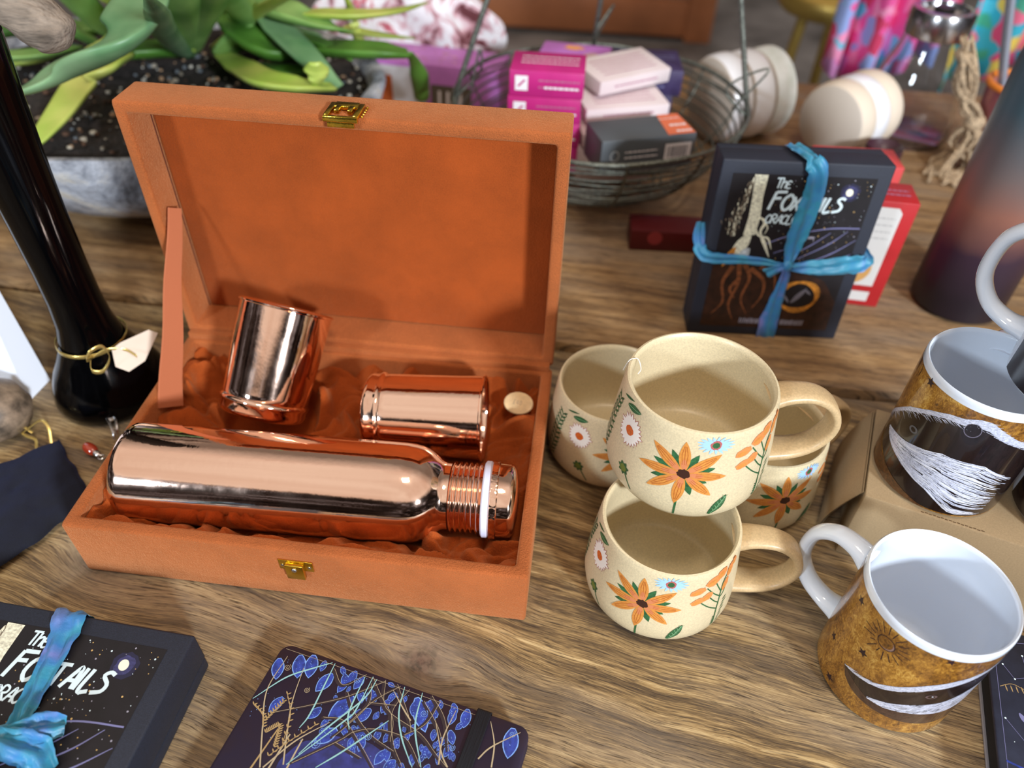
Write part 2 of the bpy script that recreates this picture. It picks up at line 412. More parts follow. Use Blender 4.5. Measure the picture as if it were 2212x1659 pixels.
# stroke letters on a 4 x 6 grid
GL = {'T': [[(0, 6), (4, 6.2)], [(2, 6), (2, 0)]], 'H': [[(.3, 6), (0, 0)], [(3, 6), (3, 0)], [(0, 2.6), (3, 2.8)]],
      'h': [[(.2, 6), (0, 0)], [(0, 3), (1.6, 4.2), (2.4, 3.4), (2.3, 0)]],
      'E': [[(3, 5.2), (1, 6), (0, 4), (0, 2), (1, 0), (3.2, .6)], [(.2, 3.2), (2.2, 3.4)]],
      'F': [[(.2, 6), (0, 0)], [(.2, 5.9), (3.4, 6.1)], [(.2, 3.8), (2.4, 4)]],
      'O': [[(1.7, 6), (.2, 4.4), (.1, 1.8), (1.6, 0), (3.1, 1.6), (3.2, 4.2), (1.7, 6)]],
      'X': [[(0, 6), (3, 0)], [(3, 6), (0, 0)]],
      'A': [[(0, 0), (2.4, 6), (3.2, 0)], [(.8, 2.2), (3, 2.2)]], 'I': [[(.7, 6), (.4, 0)]],
      'L': [[(.5, 6), (.1, 0), (2.6, .2)]], 'S': [[(3.3, 5.4), (1.8, 6), (.7, 4.8), (2.8, 2.8), (2.5, .8), (0, 0)]],
      'R': [[(.1, 0), (.3, 6), (2.6, 5.6), (2.6, 3.6), (.3, 3)], [(1, 3), (3, 0)]],
      'C': [[(3, 5), (1.6, 6), (.1, 4), (.1, 1.8), (1.6, 0), (3, .9)]],
      '4': [[(2.2, 0), (2.2, 6), (0, 2), (3, 2)]], '0': [[(1.5, 6), (.1, 3), (1.5, 0), (2.9, 3), (1.5, 6)]],
      '£': [[(3, 5), (2, 6), (1.1, 4.8), (1.2, 1), (.2, 0), (3.2, .3)], [(.3, 3), (2.3, 3)]]}
def text(art, s_, x, y, h, m, wd=.2, lay=2, adv=.72, slope=0., big=None, lean=0.):
    for i, ch in enumerate(s_):
        hh = h*(1.12 if (big and i in big) else 1)
        k = hh/6
        for st in GL.get(ch, []):
            P = [(x+(px+lean*py)*k, y+py*k*1. + slope*(px*k)) for px, py in st]
            art.strip(P if len(P) < 3 else [v.to_2d() for v in bez([Vector(p).to_3d() for p in P], 16)], h*wd, m, lay, 1)
        wch = .32 if ch == 'I' else adv
        x += hh*wch; y += slope*hh*wch
    return x

# ================================================================== SETTING
floor = MB(); floor.grid(lambda u, v: (-5+12*u, -3+12*v, -.75), 2, 2, mat('grey_shop_floor', (118, 116, 116), .5, var=.35, vscale=3.5))
tag(floor.build('floor'), kind='structure')
wl = MB(); wl.box((-5, 7.0, -.75), (7, 7.1, 2.2), mat('shop_wall_paint', (120, 110, 104), .8, var=.15, vscale=2)); tag(wl.build('wall_back'), kind='structure')

# ---------------- table: two live-edge planks on a frame
table = empty('wooden_table', (.3, .3, 0), label='long rustic wooden display table under all the goods', cat='table')
def gapy(x): return interp(x, [(-.9, .33), (-.3, .30), (0, .292), (.3, .2845), (.4, .272), (.506, .2575), (.57, .256), (.8, .262), (1.4, .27)])+.0022*mnoise.noise(Vector((x*22, 0, 0)))
def plank(name, y0f, y1f, m, rr):
    mb = MB(); nx = 120
    def prof(u, v):
        x = lerp(-.75, 1.3, u); a = y0f(x); b = y1f(x)
        # v loops around the section: bottom -> front -> top -> back
        sec = [(a+rr, -.035), (a, -.028), (a, -.006-rr*.3), (a+rr*.35, -.0015), (a+rr, 0), (lerp(a, b, .3), 0), (lerp(a, b, .6), 0), (b-rr, 0), (b-rr*.35, -.0015), (b, -.006-rr*.3), (b, -.028), (b-rr, -.035)]
        y, z = sec[int(round(v*12)) % 12]
        return (x-.3, y-.3, z)
    mb.grid(prof, nx, 12, m, cv=True)
    e = len(mb.v)
    mb.f.append(list(range(12))); mb.m.append(0); mb.f.append([(nx-1)*12+k for k in range(12)][::-1]); mb.m.append(0)
    o = mb.build(name, table, 50); return o
# materials use object coords = world offset by table location
plank('plank', lambda x: -.42, lambda x: gapy(x)-.0048, WOOD, .004)
plank('plank', lambda x: gapy(x)+.0048, lambda x: .98, WOOD2, .007)
fr = MB(); fr.box((-1.0, -.68, -.075), (.95, .56, -.036), mat('dark_table_frame', (46, 32, 24), .8, var=.2, vscale=30)); fr.build('frame', table)
for x in (-.98, .87):
    for y in (-.66, .48):
        l = MB(); l.box((x, y, -.749), (x+.07, y+.07, -.0755), MATS['dark_table_frame'], .004); l.build('leg', table)

# ================================================================== VELVET BOX
W, D, H, HL, TH = .30, .1943, .0514, .0337, .0085
vb = empty('velvet_gift_box', (W/2, D/2, 0), label='open rust-orange velvet presentation box holding copperware', cat='box')
OFF = Matrix.Translation((-W/2, -D/2, 0))
def frame_shell(mb, x0, x1, y0, y1, z0, z1, t, base, m, M, r=.0022):
    """open tray with thick walls: rounded outer, opening towards +z"""
    bm = bmesh.new()
    def q(*c_): return bm.faces.new([bm.verts.new(p) for p in c_])
    o = [(x0, y0), (x1, y0), (x1, y1), (x0, y1)]; i = [(x0+t, y0+t), (x1-t, y0+t), (x1-t, y1-t), (x0+t, y1-t)]
    vo0 = [bm.verts.new((*p, z0)) for p in o]; vo1 = [bm.verts.new((*p, z1)) for p in o]
    vi1 = [bm.verts.new((*p, z1)) for p in i]; vi0 = [bm.verts.new((*p, z0+base)) for p in i]
    bm.faces.new(vo0[::-1])
    for k in range(4):
        j = (k+1) % 4
        bm.faces.new((vo0[k], vo0[j], vo1[j], vo1[k])); bm.faces.new((vo1[k], vo1[j], vi1[j], vi1[k])); bm.faces.new((vi1[k], vi1[j], vi0[j], vi0[k]))
    bm.faces.new(vi0)
    bmesh.ops.bevel(bm, geom=[e for e in bm.edges if not all(v in vi0 for v in e.verts)], offset=r, segments=3, affect='EDGES', profile=.5)
    bm.verts.index_update()
    mb.add([v.co.copy() for v in bm.verts], [[v.index for v in f.verts] for f in bm.faces], m, M); bm.free()
tr = MB(); frame_shell(tr, 0, W, 0, D-.0006, .0004, H, TH, .004, VELVET, OFF); tray = tr.build('tray', vb, 40)
# lid stands upright at the back: local z of the shell -> points to -y
ML = OFF @ Matrix.Translation((0, D, H)) @ Matrix(((1, 0, 0, 0), (0, 0, -1, HL), (0, 1, 0, 0), (0, 0, 0, 1)))
ld = MB(); frame_shell(ld, 0, W, .0006, D, 0, HL, TH, .0035, VELVET, ML)
lid = ld.build('lid', vb, 40)
hg = MB(); hg.box((TH*.3-W/2, D-.0058-D/2, H-.0052), (W-TH*.3-W/2, D+.0046-D/2, H+.0052), VELVET, .0004); hg.build('hinge_fold', vb)
# padded inner board of the lid with a stitched seam line
pn = MB(); pn.box((TH+.0009, TH+.0012, .0036), (W-TH-.0009, D-TH-.0010, .0058), VELVET_IN, .0011, ML); pn.build('lid_lining', lid)
sm = MB()
def seam(a, b):
    P = [Vector(a).lerp(Vector(b), i/70)+Vector((mnoise.noise(Vector((i*.7, 1, 0)))*.0003, 0, mnoise.noise(Vector((i*.5, 5, 0)))*.0003)) for i in range(71)]
    sm.tube(P, .00045, mat('dark_seam', (84, 30, 14), .9), 5)
yl = D-.0066
for xx in (TH+.0004,):
    seam((xx-W/2, yl+HL-.0005-D/2+.0, H+TH), (xx-W/2, yl+HL-.0005-D/2, H+D-TH))
sm.build('seam', lid)
# crumpled velvet lining in the tray
def lining_h(x, y):
    e = max(0, min(x-TH, W-TH-x, y-TH, D-TH-y))
    base = .0180+.0150*math.exp(-e/.016)
    if y < .03: base += .012*(1-y/.03)
    p = Vector((x*24, y*30, 0)); q = p+Vector((mnoise.noise(p*.8), mnoise.noise(p*.8+Vector((9, 9, 0))), 0))*1.6
    n = abs(mnoise.noise(q))*.036+abs(mnoise.noise(q*2.1+Vector((3, 1, 0))))*.011+abs(mnoise.noise(Vector((x*160, y*50, 4))))*.0016-.006
    h = base+n
    def under(yc, zc, r, x0, x1):
        if x0-.002 < x < x1+.002 and abs(y-yc) < r: return zc-sqrt(r*r-(y-yc)**2)-.0008
        return 1
    t_ = (x-.0200)/.2685; yc = .0535+.0087*t_
    h = min(h, under(yc, .0450, .0347, .0190, .225), under(yc, .0455, .0272, .220, .291), under(.136, .0435, .0328, .164, .255))
    d_ = math.hypot(x-.083, y-.140)
    if d_ < .040: h = min(h, .0095+max(0, d_-.033)*2)
    return max(.0055, min(.0455, h))
ln = MB(); ln.grid(lambda u, v: (TH+.0006+u*(W-2*TH-.0012)-W/2, TH+.0006+v*(D-2*TH-.0012)-D/2, lining_h(TH+u*(W-2*TH), TH+v*(D-2*TH))), 300, 200, VELVET_IN)
ln.build('crumpled_lining', vb, 180, recalc=False)
# folded pleats of the lining along the front wall
pl = MB(); random.seed(5)
x = .022
while x < .268:
    wdt = random.uniform(.016, .034); tw = random.uniform(-.25, .25); hh = random.uniform(.0385, .0455); x1 = min(x+wdt, .272)
    def fn(u, v, x=x, x1=x1, hh=hh, tw=tw):
        X = lerp(x, x1, u)+tw*.012*(v-.5); Y = TH+.0010+.0115*v+.001*sin(u*9+x*90); Z = hh*(1-.42*v**1.5)-.004*abs(u-.5)**2*4+.0009*sin(u*14+v*6+x*300)
        return (X-W/2, Y-D/2, Z)
    pl.grid(fn, 12, 10, VELVET_IN); x = x1-.003
o = pl.build('pleat', vb, 180, recalc=False); sld = o.modifiers.new('s', 'SOLIDIFY'); sld.thickness = .0012
# strap of the lid
st = MB()
a0 = Vector((.0155, .204, .163)); a1 = Vector((.0145, .121, .040))
P = [a0.lerp(a1, i/14)+Vector((.0006*sin(i*.9), 0, 0)) for i in range(15)]
vs = []
for i, p in enumerate(P):
    w_ = lerp(.0045, .0092, i/14)
    for dx, dy in ((-.0006, -1), (.0006, -1), (.0006, 1), (-.0006, 1)): vs.append((p.x+dx+dy*w_*.58-W/2, p.y+dy*w_*.70-D/2, p.z-dy*w_*.44))
fs = [(i*4+k, i*4+(k+1) % 4, (i+1)*4+(k+1) % 4, (i+1)*4+k) for i in range(14) for k in range(4)]+[(0, 1, 2, 3), (56, 59, 58, 57)]
st.add(vs, fs, mat('rust_velvet_ribbon', (170, 94, 58), .8, sheen=.4, sheenc=(255, 190, 150), bump=.3, bscale=1500)); st.build('strap', vb)
# brass catch on the tray front, brass hasp on the lid top wall
ct = MB()
MC = OFF @ Matrix.Translation((.1525, 0, .0375))
ct.box((-.0112, -.0009, -.0058), (.0112, .0, .0042), BRASS, .0003, MC)
ct.box((-.0062, -.0042, -.0112), (.0058, -.0009, .0030), BRASS, .0006, MC)
ct.box((-.0112, -.0012, .0030), (.0112, -.0005, .0046), BRASS, .0003, MC)
cth = ct.build('catch', vb)
rv = MB()
rv.ball((0, -.0044, -.0005), (.0019, .0011, .0019), STEEL, 14, MC)
for x in (-.0088, .0086): rv.ball((x, -.0011, -.0012), (.0013, .0006, .0013), STEEL, 12, MC)
rv.build('rivet', cth)
hs = MB()
MH = OFF @ Matrix.Translation((.1545, D-.0006, H+D+.0004))
def bar(a, b, m=BRASS, r=.0006): hs.box(a, b, m, r, MH)
bar((-.0112, -.0030, -.0002), (-.0076, .0165, .0026)); bar((.0076, -.0030, -.0002), (.0112, .0165, .0026))
bar((-.0112, -.0052, -.0016), (.0112, -.0024, .0022)); bar((-.0078, .0096, .0002), (.0078, .0168, .0030))
bar((-.0060, .0030, .0002), (-.0026, .0108, .0034)); bar((.0026, .0030, .0002), (.0060, .0108, .0034)); bar((-.0088, -.0050, -.0052), (.0088, -.0030, -.0008))
hsp = hs.build('hasp', lid)
bd = MB()
for k in range(5): bd.ball((.0128, .001+.0034*k, .0006), .0009, BRASS, 10, MH)
bd.build('beading', hsp)

# ================================================================== COPPER BOTTLE
def axis_matrix(a, b):
    a = Vector(a); b = Vector(b); z = (b-a).normalized(); x = Vector((0, 0, 1)).cross(z).normalized()
    if x.length < .5: x = Vector((1, 0, 0))
    y = z.cross(x); M = Matrix((x, y, z)).transposed().to_4x4(); M.translation = a; return M
BA, BB = Vector((.0200, .0535, .0450)), Vector((.2885, .0622, .0455))
cb = empty('copper_bottle', BA, label='large polished copper water bottle lying across the front of the velvet box', cat='bottle')
MBt = Matrix.Translation(-BA) @ axis_matrix(BA, BB)
R0 = .0340
b1 = MB(); prof = [(0, .0015), (.012, .0005), (.028, 0), (.0322, .0007), (.0338, .003), (R0, .007)]
prof += [(R0, z/1000) for z in range(12, 187, 8)]
prof += [(.0338, .191), (.0331, .197), (.0318, .2025), (.0296, .2075), (.0270, .2115), (.0246, .2145), (.0231, .2165), (.0226, .2185), (.0226, .2215), (0, .2215)]
b1.lathe(prof, COPPER, MBt, 96); b1.build('bottle_body', cb, 40)
b2 = MB(); prof = [(0, .2214)]
z = .2216; prof.append((.0215, z))
for k in range(6):
    prof += [(.0217, z+.0003), (.0236, z+.0012), (.0239, z+.0019), (.0233, z+.0026), (.0217, z+.0033)]; z += .0035
prof += [(.0225, z+.0004), (.0238, z+.001), (0, z+.0012)]
b2.lathe(prof, COPPER, MBt, 80); thr = b2.build('threaded_neck', cb, 60)
b3 = MB(); zz = z+.0012; b3.lathe([(0, zz), (.0245, zz), (.0258, zz+.0010), (.0258, zz+.0040), (.0248, zz+.0050), (0, zz+.0050)], GASKET, MBt, 80)
tag(b3.build('gasket', cb), 'white silicone sealing ring')
def knurl():
    m, t, b, co = new_mat('knurled_copper', Roughness=.2, Metallic=1.0); b.inputs['Base Color'].default_value = (.93, .60, .46, 1)
    return m
KN = knurl()
b4 = MB(); z0 = zz+.0050
nK = 96
def kn(u, v):
    a = u*2*pi; zc = z0+.0006+v*.0042; r = .0262+.0004*(abs(sin(a*48/2+v*9))-.5)*(0 < v < 1)
    q = MBt @ Vector((r*cos(a), r*sin(a), zc)); return q
b4.grid(kn, 288, 7, COPPER, cu=True)
b4.lathe([(.0261, z0+.0006), (.0250, z0), (0, z0)], COPPER, MBt, 80)
b4.lathe([(.0261, z0+.0048), (.0252, z0+.0054), (.0250, z0+.0125), (.0243, z0+.0145), (.0220, z0+.0163), (.014, z0+.0182), (0, z0+.0190)], COPPER, MBt, 80)
b4.build('screw_cap', cb, 40)

# ================================================================== COPPER TUMBLERS
def tumbler(name, A, B, label, mat_, ra=.0300, rb=.0318):
    A = Vector(A); B = Vector(B); L = (B-A).length
    e = empty(name, A, label=label, cat='tumbler', group='copper tumblers in the velvet box')
    M = Matrix.Translation(-A) @ axis_matrix(A, B)
    pr = [(0, .002), (.02, .001), (ra-.0022, .0002), (ra-.0006, .0016), (ra, .004), (ra, .0085), (ra+.0009, .0100), (ra+.0012, .0112), (ra+.0009, .0124), (ra-.0004, .0138), (ra, .016)]
    pr += [(lerp(ra, rb, k/8), lerp(.018, L-.0022, k/8)) for k in range(9)]
    pr += [(rb+.0011, L-.0016), (rb+.0012, L-.0004), (rb+.0002, L+.0002), (rb-.0008, L-.0006)]
    pr += [(lerp(rb-.0012, ra-.0012, k/6), lerp(L-.003, .006, k/6)) for k in range(7)]+[(ra-.006, .004), (0, .0038)]
    m = MB(); m.lathe(pr, mat_, M, 96); m.build('tumbler_body', e, 45)
    return e
tumbler('copper_tumbler', (.0815, .1290, .0325), (.0945, .1840, .0965), 'copper tumbler propped upright against the open lid', COPPER, .0322, .0346)
tumbler('copper_tumbler', (.1655, .1340, .0425), (.2535, .1375, .0450), 'copper tumbler lying on its side behind the big bottle', COPPER, .0300, .0315)
pt = MB(); MT = Matrix.Translation((.2765, .1625, .0395)) @ Matrix.Rotation(radians(-9), 4, 'Z') @ Matrix.Rotation(radians(24), 4, 'X')
pt.lathe([(0, -.0007), (.0112, -.0007), (.0117, 0), (.0112, .0007), (0, .0007)], mat('pale_wood_sticker', (232, 204, 158), .6, var=.06, vscale=200), MT @ Matrix.Diagonal((1, .8, 1, 1)), 40)
a = Art(pt, lambda x, y, l: MT @ Vector((x/1000, y/1000, .0007+.00008*l)))
text(a, '£40', -4.2, -1.6, 3.6, mat('pencil_grey', (170, 150, 130), .8), .09, 1, .7)
tag(pt.build('price_disc'), 'small oval pale price disc on the velvet lining, £40 in pencil', 'price tag')

# ================================================================== FLORAL MUGS
FPR = [(0, .0400), (.003, .0448), (.008, .0478), (.016, .0491), (.024, .0490), (.04, .0475), (.056, .0455), (.0715, .0437)]
def floral_mug():
    e = empty('floral_mug', (0, 0, 0))
    mb = MB()
    outer = [(.0, .0012), (.034, .0012), (.0355, .0), (.0395, .0), (.0440, .0018)]+[(interp(z, FPR), z) for z in (.005, .008, .012, .016, .022, .03, .04, .05, .06, .067)]
    outer += [(.04372, .0700), (.0430, .0718), (.0418, .0721), (.0406, .0710)]
    inner = [(.0402, .068), (.0412, .056), (.0432, .04), (.0446, .024), (.0442, .015), (.0425, .0095), (.038, .0070), (.028, .0062), (0, .006)]
    mb.lathe(outer+inner, STONE_C, None, 96)
    ctr = Vector((0, 0, 0))
    def mp(x, y, l):
        th = radians(x); z = y/1000; r = interp(z, FPR)+.00012+.00005*l
        return Vector((r*cos(th), r*sin(th), z))
    K = .82  # mm per degree
    A = Art(mb, lambda x, y, l: mp(x/K, y, l))
    def at(th, z): return Vector((th*K, z))
    c0 = at(-107, 42.3)
    tips = [(-110.0, 63.5), (-131, 56.5), (-137.5, 39.5), (-128, 26), (-108.2, 19.5), (-87, 28.5), (-79.5, 42.3), (-85.5, 57.5)]
    for k, tp in enumerate(tips):      # green sepals between the petals
        nx_ = tips[(k+1) % 8]; mid = (at(*tp)+at(*nx_))*.5
        if k in (0, 1, 2, 4, 5, 6, 7): A.petal(c0+(mid-c0)*.1, c0+(mid-c0)*(.82 if k != 5 else .7), 4.6, LEAFP, 1)
    for tp in tips:
        t_ = at(*tp); d = (t_-c0); n_ = Vector((-d.y, d.x)).normalized()
        A.petal(c0+d*.08, c0+d*1.05, 6.6, PETAL, 2, 12)
        A.petal(c0+d*.12, c0+d*.5, 3.4, PETAL_P, 3)
        for s_ in (-1.7, 0, 1.7): A.strip([c0+d*.3+n_*s_*.6, c0+d*.62+n_*s_, c0+d*.9+n_*s_*.35], .28, PETAL_D, 4, 1)
    A.disk(c0, 3.6, 3.3, DARKP, 5, rough=.12)
    A.strip([c0+Vector((-.3, -22)), c0+Vector((0, -31)), c0+Vector((.2, -37))], 1.2, LEAFP, 1)
    def daisy(c_, rx, ry, n, m, edge, cm, cr, rim=None, rot=0):
        for k in range(n):
            an = 2*pi*k/n+rot; q = random.uniform(.9, 1.06)
            a_ = c_+Vector((cos(an)*rx*.22, sin(an)*ry*.22)); b_ = c_+Vector((cos(an)*rx*q, sin(an)*ry*q))
            if edge: A.petal(a_, b_+(b_-a_)*.06, rx*.33, edge, 1, 6, 2)
            A.petal(a_, b_, rx*(.27 if edge else .16), m, 2, 6, 2)
        if rim: A.disk(c_, cr*1.5, cr*1.5, rim, 3, rough=.1)
        A.disk(c_, cr, cr, cm, 4, rough=.08)
    daisy(at(-154, 50.5), 10.2, 10.8, 22, WHITEP, PINKP, RUSTP, 3.3)
    daisy(at(-90, 65.0), 10.6, 6.4, 17, BLUEP, None, LEAFP, 2.1, PINKP)
    # orange clusters on a forked stem
    s0, s1, s2, s3 = at(-45.5, 12), at(-46, 36), at(-43.5, 56), at(-35, 66)
    A.strip([s0, at(-46.5, 24), s1, s2, s3], 1.0, LEAFP, 1, 1, 20)
    for p in ((at(-66, 48), s0.lerp(s1, .8)), (at(-60, 58), at(-46, 44)), (at(-54, 63), at(-45, 48)), (at(-40, 50), at(-45.5, 42)), (at(-57, 49), at(-46.5, 38))):
        A.strip([p[0], (p[0]+p[1])*.5+Vector((.6, -1.4)), p[1]], .8, LEAFP, 1, 1, 8)
    for th, z, rx, ry, ro in ((-67.5, 57, 5.4, 2.9, .25), (-66, 48, 5.2, 2.8, .3), (-58.5, 50, 4.4, 3.1, .6), (-55, 62.5, 5.6, 4.2, .2), (-47, 66, 5.0, 4.0, .8), (-41, 52.5, 2.6, 5.2, -.35), (-37, 64, 3.0, 5.6, -.2), (-32, 68, 2.6, 3.4, 0)):
        A.disk(at(th, z), rx, ry, CLUSTER, 2, ro, 22, .1); A.disk(at(th, z)+Vector((-.8, -.8)), rx*.6, ry*.5, PETAL, 3, ro, 14, .1)
    for k in range(7):   # sprigs low on the stem
        A.petal(at(-44+k*.5, 16+k*3.4), at(-41+k*.8+(k % 2)*1.5, 18.5+k*3.4), 1.1, LEAFP, 2, 4, 1); A.petal(at(-46, 13+k*1.6), at(-49, 15+k*1.6), .9, LEAFP, 2, 4, 1)
    # bud, small leaf, fern spray, low leaf, thin edge stalk
    bc = at(-150, 23)
    A.strip([bc, at(-145, 17), at(-141, 10)], .9, LEAFP, 1, 1, 8)
    for k in range(7): an = pi*.1+k*2*pi/7; A.petal(bc, bc+Vector((cos(an)*4.6, sin(an)*5)), 2.8, LEAFP, 2, 5, 2)
    A.disk(bc, 2.6, 2.8, mat('print_olive', (104, 120, 52), .5), 3, rough=.15)
    A.petal(at(-164, 64), at(-148, 66.5), 4.6, LEAFP, 2); A.strip([at(-163, 64.3), at(-149, 66.2)], .3, LEAFL, 3, 1)
    A.petal(at(-83, 10), at(-74.5, 27), 6.0, LEAFP, 2); A.strip([at(-82, 11), at(-78, 19), at(-75, 26)], .35, LEAFL, 3, 1)
    for k in range(5):
        q = Vector((-80.6+k*1.3, 13.5+k*2.7)); A.strip([at(q.x, q.y), at(q.x+2.6, q.y+2.4)], .22, LEAFL, 3, 1); A.strip([at(q.x, q.y), at(q.x-1.6, q.y+3)], .22, LEAFL, 3, 1)
    fs_ = [at(-188, 12), at(-183, 28), at(-182, 44), at(-178, 58)]
    A.strip(fs_, .7, LEAFP, 1, 1, 16)
    fp = bez([v.to_3d() for v in fs_], 10)
    for k, p in enumerate(fp):
        p = p.to_2d()
        for s_ in (-1, 1):
            q = p+Vector((s_*7.5, 5.5))*(1-.03*k); A.petal(p, q, 1.5, LEAFP, 2, 5, 2)
            A.petal(p.lerp(q, .45), p.lerp(q, .45)+Vector((s_*2.4, -1.4)), 1.1, LEAFP, 2, 4, 1)
    A.petal(at(-172, 66), at(-158, 69.5), 1.5, LEAFP, 2)
    # some art round the far side so the mug is printed all round
    c1_ = at(70, 40)
    for k in range(8): an = 2*pi*k/8; A.petal(c1_, c1_+Vector((cos(an)*20, sin(an)*20)), 7, PETAL, 2)
    A.disk(c1_, 3.5, 3.3, DARKP, 5, rough=.12); daisy(at(120, 50), 10, 10, 20, WHITEP, PINKP, RUSTP, 3.2)
    body = mb.build('mug_body', e, 50, recalc=False)
    hb = MB()
    P = bez([(.0405, 0, .0590), (.0520, 0, .0625), (.0660, 0, .0622), (.0780, 0, .0555), (.0845, 0, .0440), (.0840, 0, .0325), (.0765, 0, .0215), (.0640, 0, .0160), (.0450, 0, .0150)], 40)
    n = 14; vs = []; fs = []
    for i, p in enumerate(P):
        d = (P[min(i+1, 40)]-P[max(i-1, 0)]).normalized(); nn = Vector((d.z, 0, -d.x)); fl = 1+.35*(abs(i/20-1)**4)
        for k in range(n):
            a_ = 2*pi*k/n; cx = abs(cos(a_))**.7*(1 if cos(a_) > 0 else -1); sx_ = abs(sin(a_))**.7*(1 if sin(a_) > 0 else -1)
            vs.append(p+nn*(cx*.0031*fl)+Vector((0, 1, 0))*(sx_*.0081*fl))
    for i in range(40):
        for k in range(n): fs.append((i*n+k, i*n+(k+1) % n, (i+1)*n+(k+1) % n, (i+1)*n+k))
    hb.add(vs, fs, STONE_R); hb.build('handle', e, 60)
    return e
fm = floral_mug(); fm.location = (.3849, .0424, .0003); fm.rotation_euler.z = radians(-1)
GRP = 'stacked floral stoneware mugs'
tag(fm, 'front cream floral mug on the table, in front of the pile, nearest the viewer', 'mug', GRP)
for loc, rz, lab, sc in (((.3925, .0880, .0728), 7, 'cream floral mug perched on top of the other three', 1.045),
                         ((.3495, .1625, .0003), 32, 'cream floral mug at the back left of the pile, beside the velvet box', 1),
                         ((.4552, .1355, .0003), 34, 'cream floral mug at the back right of the pile, under the top handle', 1)):
    c2 = copy_tree(fm); c2.location = loc; c2.rotation_euler.z = radians(rz); c2.scale = (sc, sc, sc); c2['label'] = lab
ts = MB(); ts.tube(bez([(.3460, .1010, .1380), (.3478, .0985, .1470), (.3500, .0990, .1495), (.3540, .1010, .1480), (.3565, .0990, .1420), (.3550, .0975, .1390)], 24), .00028, mat('white_thread', (240, 238, 232), .7), 6)
tag(ts.build('tag_thread'), 'short white thread loop on the rim of the topmost floral mug', 'thread')

# ================================================================== GOLD PRINT MUGS
RW, HW = .0402, .0936
def gold_mug(name, art):
    e = empty(name)
    mb = MB()
    pr = [(0, .002), (.034, .002), (.0355, 0), (.0380, 0), (.0392, .0012), (.0396, .004), (.0400, .010), (.0402, .02), (.0402, .08), (.0402, .0905), (.0399, .0928), (.0391, .0937), (.0382, .0931), (.0377, .0905)]
    pr += [(.0376, .08), (.0376, .05), (.0374, .02), (.0364, .011), (.033, .0072), (.025, .006), (0, .0058)]
    mb.lathe(pr, PORC, None, 112)
    K = .70
    A = Art(mb, lambda x, y, l: Vector(((RW+.00012+.00005*l)*cos(radians(x/K)), (RW+.00012+.00005*l)*sin(radians(x/K)), y/1000)))
    A.K = K
    art(A)
    mb.build('mug_body', e, 50, recalc=False)
    return e
def mug_handle(e, th):
    hb = MB(); P = bez([(.0385, 0, .0760), (.0480, 0, .0795), (.0600, 0, .0790), (.0700, 0, .0700), (.0735, 0, .0560), (.0720, 0, .0400), (.0630, 0, .0270), (.0500, 0, .0210), (.0385, 0, .0200)], 40)
    n = 14; vs = []; fs = []; M = Matrix.Rotation(radians(th), 4, 'Z')
    for i, p in enumerate(P):
        d = (P[min(i+1, 40)]-P[max(i-1, 0)]).normalized(); nn = Vector((d.z, 0, -d.x)); fl = 1+.5*(abs(i/20-1)**5)
        for k in range(n): a_ = 2*pi*k/n; vs.append(M @ (p+nn*(cos(a_)*.0044*fl)+Vector((0, 1, 0))*(sin(a_)*.0068*fl)))
    for i in range(40):
        for k in range(n): fs.append((i*n+k, i*n+(k+1) % n, (i+1)*n+(k+1) % n, (i+1)*n+k))
    hb.add(vs, fs, PORC); hb.build('handle', e, 60)
def hair(A, x0, x1, lo, hi, n, m, wd=.35, lay=4, slant=3):
    for _ in range(n):
        x = random.uniform(x0, x1); t_ = random.random(); y = lerp(interp(x, lo), interp(x, hi), t_); l_ = random.uniform(2.5, 6)
        A.strip([(x, y), (x+l_*.8, y+slant*l_*.16+random.uniform(-.3, .3))], [wd, wd*.3], m, lay, 1)
def prt(A, a, b, m, z0=2.0, z1=88.0, lay=0):
    A.band((a*A.K, b*A.K), [(a*A.K, z0), (b*A.K, z0)], [(a*A.K, z1), (b*A.K, z1)], m, lay, 120, 10)
def kk(A, l, off=0): return [((a+off)*A.K, z) for a, z in l]
